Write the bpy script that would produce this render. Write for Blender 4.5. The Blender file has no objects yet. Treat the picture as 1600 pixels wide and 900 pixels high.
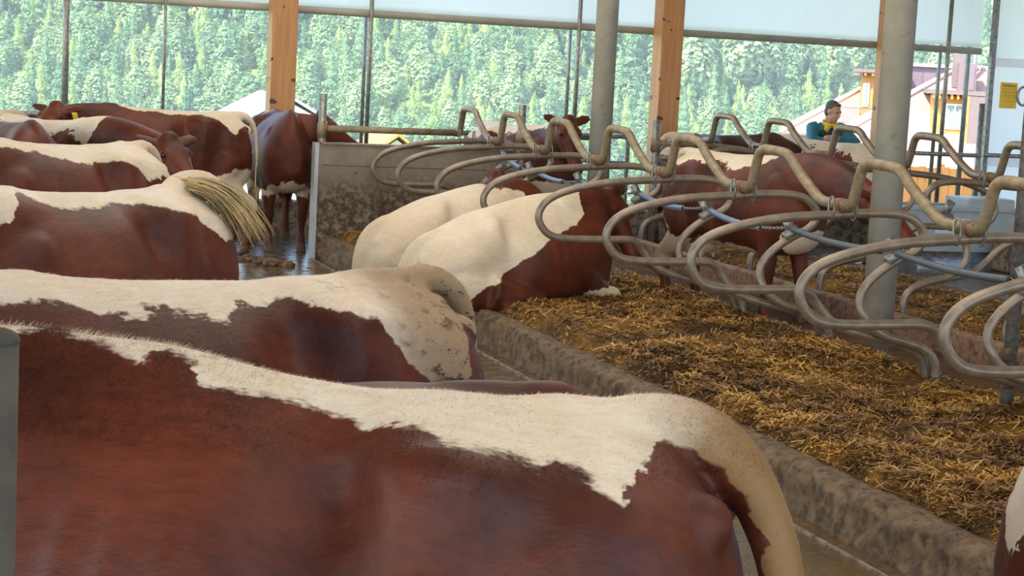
import bpy, math, random
import numpy as np
from mathutils import Vector, Matrix

random.seed(7)
RNG = np.random.default_rng(11)
scene = bpy.context.scene
COL = scene.collection

# ------------------------------------------------------------------ camera, sky, sun, lights, exposure
CAM = bpy.data.cameras.new('camera')
CAM.sensor_width = 36.0
CAM.lens = 2889.19 / 1600.0 * 36.0
CAM.clip_end = 2000
cam = bpy.data.objects.new('camera', CAM)
COL.objects.link(cam)
R_RIGHT = (0.9529478945458713, -0.29871719030261196, 0.05155919412000365)
R_DOWN = (0.01324909626524473, -0.1288808746303874, -0.991571571598672)
R_FWD = (0.3028444678853246, 0.9455991541727495, -0.11885902531585532)
m3 = Matrix((R_RIGHT, [-v for v in R_DOWN], [-v for v in R_FWD])).transposed()
cam.matrix_world = Matrix.Translation((0, 0, 1.9)) @ m3.to_4x4()
scene.camera = cam

W = bpy.data.worlds.new('world')
scene.world = W
W.use_nodes = True
wn = W.node_tree
bg = wn.nodes['Background']
sky = wn.nodes.new('ShaderNodeTexSky')
sky.sky_type = 'NISHITA'
sky.sun_disc = False
sky.sun_elevation = math.radians(48)
sky.sun_rotation = math.radians(240)
sky.dust_density = 0.6
sky.ozone_density = 2.0
wn.links.new(sky.outputs[0], bg.inputs[0])
bg.inputs[1].default_value = 0.54

SUN = bpy.data.lights.new('sun', 'SUN')
SUN.energy = 7.0
SUN.angle = math.radians(0.6)
SUN.color = (1.0, 0.95, 0.86)
sun = bpy.data.objects.new('sun', SUN)
COL.objects.link(sun)
sun.rotation_euler = Vector((0.72, 0.42, -0.80)).to_track_quat('-Z', 'Y').to_euler()


def area(name, loc, size, energy, color, rot=(0, 0, 0)):
    l = bpy.data.lights.new(name, 'AREA')
    l.shape = 'RECTANGLE'
    l.size, l.size_y = size
    l.energy = energy
    l.color = color
    o = bpy.data.objects.new(name, l)
    o.location = loc
    o.rotation_euler = rot
    COL.objects.link(o)
    return o


# daylight through the translucent ridge panels of the roof and the open gable behind the camera
area('ridge_skylight', (3.2, 9.6, 5.6), (4.0, 19.5), 440, (1.0, 0.93, 0.82))
area('gable_daylight', (-3.5, -5.8, 3.0), (9.0, 3.2), 34, (0.86, 0.93, 1.0), (math.radians(82), 0, math.radians(-20)))
area('side_daylight', (-8.8, 8.0, 3.4), (3.4, 22.0), 150, (0.90, 0.95, 1.0), (0, math.radians(-80), 0))

scene.view_settings.view_transform = 'Standard'
scene.view_settings.look = 'None'
scene.view_settings.gamma = 1.0
scene.view_settings.use_curve_mapping = False
scene.view_settings.exposure = 0.48
try:
    scene.cycles.use_denoising = True
    scene.cycles.max_bounces = 8
    scene.cycles.caustics_reflective = False
    scene.cycles.caustics_refractive = False
except Exception:
    pass


# ------------------------------------------------------------------ small tools
def vnoise(p, seed=0):
    """value noise, p (n,3) -> (n,) in 0..1"""
    p = np.asarray(p, float)
    i = np.floor(p).astype(np.int64)
    f = p - i
    f = f * f * (3 - 2 * f)

    def h(ix, iy, iz):
        n = (ix * 374761393 + iy * 668265263 + iz * 2147483647 + seed * 974634541) & 0xFFFFFFFF
        n = ((n ^ (n >> 13)) * 1274126177) & 0xFFFFFFFF
        n = n ^ (n >> 16)
        return (n & 0xFFFF) / 65535.0
    out = np.zeros(len(p))
    for dx in (0, 1):
        for dy in (0, 1):
            for dz in (0, 1):
                w = (f[:, 0] if dx else 1 - f[:, 0]) * (f[:, 1] if dy else 1 - f[:, 1]) * (f[:, 2] if dz else 1 - f[:, 2])
                out += w * h(i[:, 0] + dx, i[:, 1] + dy, i[:, 2] + dz)
    return out


def fbm(p, seed=0, octs=4):
    p = np.asarray(p, float)
    a, s, t = 1.0, 0.0, np.zeros(len(p))
    for k in range(octs):
        t += a * vnoise(p * (2 ** k), seed + k)
        s += a
        a *= 0.5
    return t / s


def catmull(pts, n, closed=False):
    """resample control rows with a centripetal-ish Catmull-Rom spline"""
    P = np.asarray(pts, float)
    m = len(P)
    segs = m if closed else m - 1
    ts = np.linspace(0, segs, n, endpoint=not closed)
    k = np.minimum(ts.astype(int), segs - 1)
    u = (ts - k)[:, None]

    def g(i):
        return P[i % m] if closed else P[np.clip(i, 0, m - 1)]
    a, b, c, d = g(k - 1), g(k), g(k + 1), g(k + 2)
    return 0.5 * (2 * b + (c - a) * u + (2 * a - 5 * b + 4 * c - d) * u ** 2 + (3 * b - a - 3 * c + d) * u ** 3)


class Mesh:
    def __init__(self):
        self.v, self.f = [], []
        self.mi = []
        self.cur = 0

    def _add(self, v, f):
        o = len(self.v)
        self.v.extend([tuple(map(float, q)) for q in v])
        for q in f:
            self.f.append(tuple(i + o for i in q))
            self.mi.append(self.cur)

    def box(self, a, b, M=None):
        (x0, y0, z0), (x1, y1, z1) = a, b
        v = [(x, y, z) for z in (z0, z1) for y in (y0, y1) for x in (x0, x1)]
        if M is not None:
            v = [tuple(M @ Vector(q)) for q in v]
        self._add(v, [(0, 2, 3, 1), (4, 5, 7, 6), (0, 1, 5, 4), (2, 6, 7, 3), (0, 4, 6, 2), (1, 3, 7, 5)])
        return self

    def prism(self, poly, axis, a, b):
        """polygon of 2-D points extruded along an axis"""
        n = len(poly)
        v = []
        for t in (a, b):
            for p in poly:
                q = list(p)
                q.insert(axis, t)
                v.append(q)
        f = [tuple(range(n))[::-1], tuple(range(n, 2 * n))]
        f += [(i, (i + 1) % n, n + (i + 1) % n, n + i) for i in range(n)]
        self._add(v, f)
        return self

    def loft(self, rings, cap=True, close=False):
        n = len(rings[0])
        v = [p for r in rings for p in r]
        f = []
        k = len(rings)
        for i in range(k if close else k - 1):
            j = (i + 1) % k
            for a in range(n):
                b = (a + 1) % n
                f.append((i * n + a, i * n + b, j * n + b, j * n + a))
        if cap and not close:
            f.append(tuple(range(n))[::-1])
            f.append(tuple((k - 1) * n + a for a in range(n)))
        self._add(v, f)
        return self

    def tube(self, pts, r, seg=12, up=(0, 0, 1), r2=None, cap=True, close=False):
        P = [Vector(p) for p in pts]
        n = len(P)
        rr = r if hasattr(r, '__len__') else [r] * n
        r2 = rr if r2 is None else (r2 if hasattr(r2, '__len__') else [r2] * n)
        rings = []
        prev = Vector(up)
        for i in range(n):
            if close:
                t = (P[(i + 1) % n] - P[i - 1])
            else:
                t = P[min(i + 1, n - 1)] - P[max(i - 1, 0)]
            t.normalize()
            u = prev - t * prev.dot(t)
            if u.length < 1e-4:
                u = Vector((1, 0, 0)) - t * t.x
                if u.length < 1e-4:
                    u = Vector((0, 1, 0))
            u.normalize()
            prev = u
            s = t.cross(u)
            rings.append([P[i] + s * (math.cos(a) * rr[i]) + u * (math.sin(a) * r2[i])
                          for a in [2 * math.pi * k / seg for k in range(seg)]])
        return self.loft(rings, cap, close)

    def ell(self, c, r, M=None, nu=14, nv=9):
        c = Vector(c)
        rings = []
        for j in range(1, nv):
            th = math.pi * j / nv
            ring = []
            for i in range(nu):
                ph = 2 * math.pi * i / nu
                p = Vector((r[0] * math.sin(th) * math.cos(ph), r[1] * math.sin(th) * math.sin(ph), -r[2] * math.cos(th)))
                if M is not None:
                    p = M @ p
                ring.append(c + p)
            rings.append(ring)
        a = Vector((0, 0, -r[2])); b = Vector((0, 0, r[2]))
        if M is not None:
            a, b = M @ a, M @ b
        o = len(self.v)
        self.loft(rings, cap=False)
        o2 = len(self.v)
        self.v.extend([tuple(c + a), tuple(c + b)])
        for i in range(nu):
            k = (i + 1) % nu
            self.f.append((o2, o + k, o + i)); self.mi.append(self.cur)
            L = o + (nv - 2) * nu
            self.f.append((o2 + 1, L + i, L + k)); self.mi.append(self.cur)
        return self

    def blades(self, base, tip, side):
        """thin triangles: base (n,3), tip (n,3), side (n,3) half-width vectors"""
        o = len(self.v)
        n = len(base)
        v = np.concatenate([base - side, base + side, tip], 1).reshape(-1, 3)
        self.v.extend(map(tuple, v.tolist()))
        self.f.extend([(o + 3 * i, o + 3 * i + 1, o + 3 * i + 2) for i in range(n)])
        self.mi.extend([self.cur] * n)

    def data(self, name):
        me = bpy.data.meshes.new(name)
        me.from_pydata(self.v, [], self.f)
        me.polygons.foreach_set('material_index', self.mi)
        return me

    def build(self, name, mat=None, parent=None, smooth=True, bevel=0.0, recalc=True, auto=None):
        import bmesh
        me = self.data(name)
        if recalc:
            bm = bmesh.new(); bm.from_mesh(me)
            bmesh.ops.recalc_face_normals(bm, faces=bm.faces)
            bm.to_mesh(me); bm.free()
        o = bpy.data.objects.new(name, me)
        COL.objects.link(o)
        for q in (mat if isinstance(mat, (list, tuple)) else [mat]):
            if q is not None:
                me.materials.append(q)
        if smooth:
            me.polygons.foreach_set('use_smooth', [True] * len(me.polygons))
            if auto is not None:
                me.set_sharp_from_angle(angle=math.radians(auto))
        if bevel:
            b = o.modifiers.new('bevel', 'BEVEL')
            b.width = bevel; b.segments = 2; b.limit_method = 'ANGLE'
        if parent is not None:
            o.parent = parent
        return o


def remesh(M, name, voxel, it=5, mat=None, parent=None):
    """merge overlapping closed pieces into one continuous skin"""
    me = M.data(name + '_pieces')
    t = bpy.data.objects.new(name + '_pieces', me)
    COL.objects.link(t)
    m = t.modifiers.new('r', 'REMESH'); m.mode = 'VOXEL'; m.voxel_size = voxel
    s = t.modifiers.new('s', 'SMOOTH'); s.factor = 0.5; s.iterations = it
    dg = bpy.context.evaluated_depsgraph_get()
    dg.update()
    out = bpy.data.meshes.new_from_object(t.evaluated_get(dg))
    bpy.data.objects.remove(t)
    bpy.data.meshes.remove(me)
    out.name = name
    out.polygons.foreach_set('use_smooth', [True] * len(out.polygons))
    out.materials.clear()
    if mat:
        out.materials.append(mat)
    o = bpy.data.objects.new(name, out)
    COL.objects.link(o)
    if parent is not None:
        o.parent = parent
    return o


def empty(name, loc=(0, 0, 0), rz=0.0, s=1.0):
    o = bpy.data.objects.new(name, None)
    o.location = loc
    o.rotation_euler = (0, 0, rz)
    o.scale = (s, s, s)
    o.empty_display_size = 0.2
    COL.objects.link(o)
    return o


def tag(o, label=None, cat=None, group=None, kind=None):
    if label: o['label'] = label
    if cat: o['category'] = cat
    if group: o['group'] = group
    if kind: o['kind'] = kind
    return o


def copy_tree(o, parent=None):
    c = o.copy()
    COL.objects.link(c)
    if parent is not None:
        c.parent = parent
    for ch in list(o.children):
        copy_tree(ch, c)
    return c


# ------------------------------------------------------------------ materials
class NT:
    def __init__(self, name):
        self.m = bpy.data.materials.new(name)
        self.m.use_nodes = True
        self.t = self.m.node_tree
        self.b = self.t.nodes['Principled BSDF']

    def n(self, kind, **kw):
        x = self.t.nodes.new(kind)
        for k, v in kw.items():
            setattr(x, k, v)
        return x

    def ln(self, a, b):
        self.t.links.new(a, b)

    def put(self, sock, v):
        if hasattr(v, 'is_output') or isinstance(v, bpy.types.NodeSocket):
            self.ln(v, sock)
        else:
            sock.default_value = v

    def math(self, op, a, b=0.0, clamp=False):
        x = self.n('ShaderNodeMath', operation=op, use_clamp=clamp)
        self.put(x.inputs[0], a); self.put(x.inputs[1], b)
        return x.outputs[0]

    def mix(self, f, a, b, mode='MIX'):
        x = self.n('ShaderNodeMix', data_type='RGBA', blend_type=mode)
        self.put(x.inputs[0], f)
        for s, v in ((x.inputs[6], a), (x.inputs[7], b)):
            self.put(s, (*v, 1) if isinstance(v, tuple) and len(v) == 3 else v)
        return x.outputs[2]

    def obj(self):
        return self.n('ShaderNodeTexCoord').outputs['Object']

    def noise(self, co, scale, detail=3, rough=0.5, stretch=None):
        if stretch:
            mp = self.n('ShaderNodeMapping'); self.ln(co, mp.inputs[0]); mp.inputs['Scale'].default_value = stretch
            co = mp.outputs[0]
        x = self.n('ShaderNodeTexNoise')
        self.ln(co, x.inputs['Vector'])
        x.inputs['Scale'].default_value = scale; x.inputs['Detail'].default_value = detail
        x.inputs['Roughness'].default_value = rough
        return x.outputs['Fac']

    def ramp(self, f, lo, hi):
        x = self.n('ShaderNodeMapRange', interpolation_type='SMOOTHSTEP')
        self.put(x.inputs[0], f); x.inputs[1].default_value = lo; x.inputs[2].default_value = hi
        return x.outputs[0]

    def bump(self, h, strength, dist):
        x = self.n('ShaderNodeBump'); self.ln(h, x.inputs['Height'])
        x.inputs['Strength'].default_value = strength; x.inputs['Distance'].default_value = dist
        self.ln(x.outputs[0], self.b.inputs['Normal'])

    def base(self, c):
        self.put(self.b.inputs['Base Color'], (*c, 1) if isinstance(c, tuple) else c)

    def set(self, **kw):
        for k, v in kw.items():
            self.put(self.b.inputs[k.replace('_', ' ')], v)
        return self


def simple(name, c, rough=0.6, metal=0.0, var=0.25, scale=8, bump=0.0, dirt=None, dscale=4, dlo=.5, dhi=.7):
    N = NT(name)
    co = N.obj()
    f = N.noise(co, scale, 4)
    dark = tuple(x * (1 - var) for x in c); lite = tuple(min(1, x * (1 + var)) for x in c)
    col = N.mix(N.ramp(f, .3, .7), dark, lite)
    if dirt:
        col = N.mix(N.ramp(N.noise(co, dscale, 5, .65), dlo, dhi), col, dirt)
    N.base(col)
    N.set(Roughness=rough, Metallic=metal)
    if bump:
        N.bump(N.noise(co, scale * 4, 5, .7), bump, .01)
    return N.m


def leafy(name, dark, lite, trans=0.3):
    N = NT(name)
    g = N.n('ShaderNodeNewGeometry')
    oi = N.n('ShaderNodeObjectInfo')
    sc = N.n('ShaderNodeSeparateColor'); N.ln(oi.outputs['Color'], sc.inputs[0])
    at = N.n('ShaderNodeAttribute'); at.attribute_name = 'tone'
    f = N.math('ADD', N.math('MULTIPLY', g.outputs['Random Per Island'], .35), N.math('MULTIPLY', N.math('ADD', at.outputs['Fac'], sc.outputs[0]), .65), True)
    col = N.mix(f, dark, lite)
    N.base(col)
    N.set(Roughness=.75)
    tr = N.n('ShaderNodeBsdfTranslucent'); N.ln(col, tr.inputs[0])
    mx = N.n('ShaderNodeMixShader'); mx.inputs[0].default_value = trans
    out = N.t.nodes['Material Output']
    N.ln(N.b.outputs[0], mx.inputs[1]); N.ln(tr.outputs[0], mx.inputs[2]); N.ln(mx.outputs[0], out.inputs[0])
    return N.m


def coat(name, top, bottom=None, brown=(.108, .0235, .0095), white=(.78, .66, .52), tan_from=-.42, tan=.0,
         jag=.10, mud=0.0, foreleg_white=None, rump_white=None, zlow=.40, seed=0.0, ball=None):
    """brown coat with a white back stripe: white above the curve top(x), and under the curve bottom(x)"""
    N = NT(name)
    co = N.obj()
    mp = N.n('ShaderNodeMapping'); N.ln(co, mp.inputs[0]); mp.inputs['Location'].default_value = (seed * 3.1, seed * 1.7, seed)
    cs = mp.outputs[0]
    sp = N.n('ShaderNodeSeparateXYZ'); N.ln(co, sp.inputs[0])
    n1 = N.noise(cs, 5.5, 3, .55); n2 = N.noise(cs, 17, 3, .6); n3 = N.noise(cs, 110, 2, .6, (.35, 1, .5))
    j = N.math('ADD', N.math('MULTIPLY', N.math('SUBTRACT', n1, .5), jag * 1.6), N.math('MULTIPLY', N.math('SUBTRACT', n2, .5), jag * .8))
    j = N.math('ADD', j, N.math('MULTIPLY', N.math('SUBTRACT', n3, .5), .022))
    x = N.math('ADD', sp.outputs[0], N.math('MULTIPLY', N.math('SUBTRACT', n2, .5), .10))
    z = N.math('ADD', sp.outputs[2], j)
    xin = N.math('MULTIPLY', N.math('ADD', x, 1.0), .5, True)

    def curve(pts):
        c = N.n('ShaderNodeFloatCurve')
        N.ln(xin, c.inputs['Value'])
        cv = c.mapping.curves[0]
        q = [((px + 1) / 2, min(1, max(0, pz / 1.6))) for px, pz in pts]
        cv.points[0].location = q[0]; cv.points[1].location = q[-1]
        for a in q[1:-1]:
            cv.points.new(*a)
        for p_ in cv.points:
            p_.handle_type = 'VECTOR'
        c.mapping.update()
        return N.math('MULTIPLY', c.outputs[0], 1.6)
    d = N.math('SUBTRACT', z, curve(top))
    w = N.ramp(d, -.006, .006)
    if bottom:
        d2 = N.math('SUBTRACT', curve(bottom), z)
        d3 = N.math('SUBTRACT', z, zlow)
        w = N.math('MAXIMUM', w, N.math('MULTIPLY', N.ramp(d2, -.006, .006), N.ramp(d3, -.02, .02)))
    if ball:
        vd = N.n('ShaderNodeVectorMath', operation='DISTANCE'); N.ln(co, vd.inputs[0]); vd.inputs[1].default_value = ball[:3]
        w = N.math('MULTIPLY', w, N.ramp(N.math('ADD', N.math('SUBTRACT', vd.outputs['Value'], ball[3]), j), -.008, .008))
    big = N.noise(cs, 3.0, 3, .6)
    hair = N.noise(cs, 60, 4, .7, (.25, 1, .6))
    br = N.mix(N.ramp(big, .3, .7), tuple(c * .48 for c in brown), tuple(c * 1.22 for c in brown))
    br = N.mix(N.ramp(hair, .25, .75), N.mix(1.0, br, (.80, .80, .80), 'MULTIPLY'), N.mix(1.0, br, (1.2, 1.18, 1.15), 'MULTIPLY'))
    wh = N.mix(N.ramp(big, .3, .7), tuple(c * a for c, a in zip(white, (.93, .87, .80))), white)
    wh = N.mix(N.ramp(hair, .25, .75), N.mix(1.0, wh, (.86, .84, .80), 'MULTIPLY'), wh)
    if tan:
        tf = N.math('MULTIPLY', N.ramp(N.math('SUBTRACT', tan_from, x), 0, .20), tan)
        wh = N.mix(tf, wh, (.25, .135, .05))
    col = N.mix(w, br, wh)
    if mud:
        r = N.ramp(N.math('SUBTRACT', -.05, x), 0, .35)
        mn = N.ramp(N.noise(cs, 22, 5, .75, (.8, 1, 1.6)), .53, .60)
        mm = N.ramp(N.noise(cs, 4.5, 3, .5), .42, .62)
        f = N.math('MULTIPLY', N.math('MULTIPLY', mn, mm), N.math('MULTIPLY', r, mud))
        col = N.mix(f, col, (.035, .020, .012))
    hoof = N.ramp(N.math('SUBTRACT', .085, sp.outputs[2]), -.006, .006)
    if bottom is not None and zlow < 0:
        hoof = 0.0
    col = N.mix(hoof, col, (.09, .06, .04))
    N.base(col)
    N.set(Roughness=.52)
    N.b.inputs['Specular IOR Level'].default_value = .28
    N.b.inputs['Sheen Weight'].default_value = .03
    N.b.inputs['Sheen Roughness'].default_value = .4
    N.bump(hair, .35, .006)
    return N.m


M_STEEL = simple('galvanised steel', (.27, .27, .26), .42, .55, .3, 30, .05, (.16, .12, .08), 9, .55, .72)
M_TUBE = simple('worn divider tube', (.27, .21, .155), .40, .45, .22, 14, .04, (.17, .12, .08), 7, .52, .75)
M_RAIL = simple('dusty neck rail tube', (.27, .205, .125), .55, .25, .25, 16, .10, (.20, .13, .07), 22, .52, .7)
M_RUST = simple('rusty collar', (.22, .12, .065), .75, .1, .45, 30, .25)
M_HOSE = simple('blue grey hose', (.17, .24, .35), .38, 0, .2, 10, 0, (.10, .08, .06), 6, .62, .8)
M_HOSE_DARK = simple('dark grey hose', (.085, .095, .11), .45, 0, .2, 10)
M_WOOD = None
M_FRAME = simple('dark steel pole', (.26, .28, .31), .4, .5, .2, 12)
M_HEM = simple('curtain hem tube', (.40, .37, .33), .6, 0, .08, 3)
M_BLACK = simple('black rubber', (.015, .015, .016), .5)
M_YELLOW = simple('yellow plastic', (.80, .52, .04), .5, 0, .08)
def column_paint():
    N = NT('column paint')
    co = N.obj()
    n = N.noise(co, 5, 4)
    col = N.mix(N.ramp(n, .3, .7), (.30, .285, .245), (.38, .365, .315))
    col = N.mix(N.ramp(N.noise(co, 13, 5, .65), .61, .70), col, (.22, .13, .06))
    sp = N.n('ShaderNodeSeparateXYZ'); N.ln(co, sp.inputs[0])
    low = N.ramp(N.math('ADD', N.math('SUBTRACT', .55, sp.outputs[2]), N.math('MULTIPLY', N.math('SUBTRACT', N.noise(co, 9, 5, .7), .5), 1.1)), -.05, .5)
    N.base(N.mix(N.math('MULTIPLY', low, .75), col, (.20, .125, .06)))
    N.set(Roughness=.55)
    return N.m


M_PAINT = column_paint()


def wood(name, c, dark, stretch):
    N = NT(name)
    co = N.obj()
    g = N.noise(co, 3.0, 4, .6, stretch)
    k = N.ramp(N.noise(co, 9, 1, .3), .70, .74)
    col = N.mix(N.ramp(g, .3, .7), c, dark)
    col = N.mix(k, col, (.09, .03, .012))
    N.base(col); N.set(Roughness=.55)
    return N.m


M_WOOD = wood('glued pine timber', (.52, .26, .11), (.42, .19, .075), (9, 9, .6))
M_ROOFWOOD = wood('pale roof boards', (.60, .46, .30), (.5, .36, .22), (8, .5, 8))


def concrete(name, c, dirt, lo, hi, rough=.8, zdirt=None):
    N = NT(name)
    co = N.obj()
    f = N.noise(co, 6, 5, .65)
    col = N.mix(N.ramp(f, .3, .7), tuple(a * .8 for a in c), tuple(a * 1.15 for a in c))
    d = N.ramp(N.noise(co, 14, 6, .75), lo, hi)
    if zdirt is not None:
        sp = N.n('ShaderNodeSeparateXYZ'); N.ln(co, sp.inputs[0])
        t = N.ramp(N.math('ADD', N.math('SUBTRACT', zdirt, sp.outputs[2]), N.math('MULTIPLY', N.math('SUBTRACT', f, .5), .5)), -.1, .35)
        d = N.math('MULTIPLY', N.math('ADD', d, .15, True), t)
    col = N.mix(d, col, dirt)
    N.base(col); N.set(Roughness=rough)
    N.bump(N.noise(co, 40, 5, .7), .35, .01)
    return N.m


M_CONC = concrete('stained concrete', (.30, .24, .18), (.07, .04, .022), .36, .60, .75, .86)
M_CONCLINE = simple('form line', (.10, .08, .06), .9)
M_PLINTH = concrete('plinth concrete', (.28, .22, .17), (.10, .055, .03), .45, .6)
M_REDKERB = concrete('brown kerb board', (.30, .17, .11), (.13, .06, .03), .45, .62, .7)
M_KERB = concrete('muddy kerb', (.165, .100, .050), (.065, .036, .016), .42, .62, .75)


def wet_floor():
    N = NT('wet manure floor')
    co = N.obj()
    f = N.noise(co, 2.2, 5, .65)
    g = N.noise(co, 11, 5, .7)
    col = N.mix(N.ramp(f, .35, .68), (.085, .062, .04), (.135, .072, .018))
    clump = N.ramp(g, .58, .66)
    col = N.mix(clump, col, (.055, .032, .014))
    N.base(col)
    ro = N.math('ADD', N.math('MULTIPLY', N.ramp(g, .48, .62), .45), .10)
    N.put(N.b.inputs['Roughness'], ro)
    N.b.inputs['Specular IOR Level'].default_value = .55
    h = N.math('ADD', N.math('MULTIPLY', g, .6), N.math('MULTIPLY', N.noise(co, 45, 4, .6), .25))
    N.bump(h, .30, .02)
    return N.m


M_FLOOR = wet_floor()


def bed_mat(name, wet):
    N = NT(name)
    co = N.obj()
    f = N.noise(co, 2.6, 4, .6)
    g = N.noise(co, 30, 5, .75)
    lite = (.30, .15, .032) if not wet else (.15, .072, .026)
    dark = (.075, .038, .014) if not wet else (.055, .028, .014)
    col = N.mix(N.ramp(N.math('ADD', N.math('MULTIPLY', f, .6), N.math('MULTIPLY', g, .4)), .40, .60), dark, lite)
    N.base(col)
    N.set(Roughness=.9 if not wet else .75)
    N.b.inputs['Specular IOR Level'].default_value = .2
    N.bump(g, .9, .03)
    return N.m


M_BED = bed_mat('straw bed', False)
M_AISLE = bed_mat('wet aisle', True)


def straw_mat():
    N = NT('straw')
    g = N.n('ShaderNodeNewGeometry').outputs['Random Per Island']
    co = N.obj()
    f = N.ramp(N.noise(co, 2.6, 4, .6), .37, .63)
    c = N.mix(g, (.20, .085, .018), (.80, .45, .095))
    c2 = N.mix(g, (.05, .022, .007), (.30, .14, .032))
    N.base(N.mix(f, c2, c)); N.set(Roughness=.55)
    return N.m


M_STRAW = straw_mat()


def curtain_mat():
    N = NT('white curtain fabric')
    co = N.obj()
    f = N.noise(co, 2.0, 4, .6, (6, 1, .3))
    N.base(N.mix(N.ramp(f, .35, .65), (.79, .79, .79), (.86, .86, .85)))
    N.set(Roughness=.7)
    tr = N.n('ShaderNodeBsdfTranslucent'); tr.inputs[0].default_value = (.95, .92, .92, 1)
    mx = N.n('ShaderNodeMixShader'); mx.inputs[0].default_value = .8
    N.ln(N.b.outputs[0], mx.inputs[1]); N.ln(tr.outputs[0], mx.inputs[2])
    N.ln(mx.outputs[0], N.t.nodes['Material Output'].inputs[0])
    return N.m


M_CURTAIN = curtain_mat()

# ------------------------------------------------------------------ the barn
def struct(o, label=None):
    o['kind'] = 'structure'
    if label: o['label'] = label
    return o


def grid(name, x0, x1, y0, y1, nx, ny, hf, mat, skew=0.0):
    xs = np.linspace(x0, x1, nx); ys = np.linspace(y0, y1, ny)
    X, Y = np.meshgrid(xs, ys)
    if skew:
        X = X + skew * (Y - 7) * (x1 - X) / (x1 - x0)
    Z = hf(X.ravel(), Y.ravel())
    v = np.stack([X.ravel(), Y.ravel(), Z], 1)
    i = np.arange(nx * ny).reshape(ny, nx)
    f = np.stack([i[:-1, :-1].ravel(), i[:-1, 1:].ravel(), i[1:, 1:].ravel(), i[1:, :-1].ravel()], 1)
    me = bpy.data.meshes.new(name)
    me.from_pydata(v.tolist(), [], f.tolist())
    me.polygons.foreach_set('use_smooth', [True] * len(me.polygons))
    me.materials.append(mat)
    o = bpy.data.objects.new(name, me)
    COL.objects.link(o)
    return o


def bed_h(x, y):
    p = np.stack([x * 1.3, y * 1.3, np.zeros_like(x)], 1)
    q = np.stack([x * 9, y * 9, np.zeros_like(x)], 1)
    h = .155 + .14 * fbm(p, 3, 3) + .10 * fbm(q, 5, 4)
    edge = np.clip((5.85 - x) / .5, 0, 1)
    h = .155 + (h - .155) * (.25 + .75 * edge)
    xe = 3.86 - .0125 * (y - 7)
    return h - .22 * np.clip((xe + .06 - x) / .14, 0, 1) ** 1.5


def bed2_h(x, y):
    p = np.stack([x * 1.5, y * 1.5, np.zeros_like(x)], 1)
    q = np.stack([x * 8, y * 8, np.zeros_like(x)], 1)
    h = .12 + .12 * fbm(p, 13, 3) + .06 * fbm(q, 15, 3)
    return h - .10 * np.clip((x - 8.0) / .8, 0, 1)


F = grid('floor', -10, 16, -7, 19.5, 60, 60, lambda x, y: 0 * x, M_FLOOR); struct(F)
B1 = grid("trim_bed", 3.80, 5.72, 1.5, 17.12, 90, 640, bed_h, M_BED, -.0125); struct(B1, 'trodden ground of the straw lying bed')
B2 = grid('trim_bed_far', 6.5, 8.80, 1.5, 17.12, 60, 360, bed2_h, M_BED); struct(B2, 'trodden ground of the far lying bed')
AI = grid('trim_aisle', 5.66, 6.46, 1.5, 19.4, 30, 420,
          lambda x, y: .15 + .03 * fbm(np.stack([x * 6, y * 6, 0 * x], 1), 21, 4), M_AISLE)
struct(AI, 'wet brown passage between the two rows')

# muddy rounded kerb along the lying bed
def kerb(name, xc, w, z, y0, y1, mat, ny=420, furry=.02, npf=26, skew=0.0):
    prof = [(-w / 2 - .02, -.02), (-w / 2, .3 * z), (-w / 2 + .015, .75 * z), (-w / 2 + .05, .96 * z), (0, z), (w / 2 - .04, .98 * z), (w / 2, .85 * z), (w / 2, -.02)]
    prof = catmull(prof, npf)
    ys = np.linspace(y0, y1, ny)
    P = np.array([[xc + a + skew * (y - 7), y, b] for y in ys for a, b in prof])
    d = fbm(P * [14, 7, 14], 31, 4) - .5
    d2 = fbm(P * [60, 42, 16], 37, 4) - .5
    P[:, 0] -= (d * furry * 2.2 + d2 * furry * 1.8)
    P[:, 2] += (d * furry + d2 * furry * .6) * (P[:, 2] > .03)
    n = len(prof)
    M = Mesh(); M.loft([P[i * n:(i + 1) * n] for i in range(ny)], cap=True)
    return M.build(name, mat)


K1 = kerb("trim_kerb", 3.79, .19, .215, 1.5, 17.1, M_KERB, 1300, .022, 40, -.0125); struct(K1, 'mud covered concrete kerb in front of the straw bed')
K2 = kerb('trim_kerb_far', 8.80, .16, .13, 1.5, 17.1, M_KERB, 200); struct(K2, 'kerb of the far bed')
rk = Mesh(); rk.box((6.42, 1.5, -.02), (6.52, 17.1, .33)); RK = rk.build('trim_kerb_board', M_REDKERB, smooth=False, bevel=.015)
struct(RK, 'brown board kerb between passage and far bed')
# shallow gutter lip in front of the kerb
gl = Mesh(); gl.prism([(3.62, 1.5), (3.635, 1.5), (3.475, 17.1), (3.46, 17.1)], 2, -.01, .012); struct(gl.build('trim_gutter', M_PLINTH, smooth=False), 'gutter edge before the kerb')

pl = Mesh(); pl.box((-10, 19.46, -1.0), (16, 19.74, .35)); PL = pl.build('wall_back', M_PLINTH, smooth=False, bevel=.01); struct(PL)
rf = Mesh(); rf.prism([(-9.4, 3.55), (3, 6.7), (15.4, 3.55), (15.4, 3.68), (3, 6.85), (-9.4, 3.68)], 1, -6.5, 21.2)
struct(rf.build('ceiling', M_ROOFWOOD, smooth=False))
rw = Mesh(); rw.box((15.2, -6, 0), (15.3, 19.6, 4)); struct(rw.build('wall_right', M_CURTAIN, smooth=False))
# beam on top of the posts
bm_ = Mesh(); bm_.box((-9, 19.4, 3.75), (15, 19.72, 4.1)); struct(bm_.build('trim_beam', M_WOOD, smooth=False), 'timber wall plate')


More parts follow.
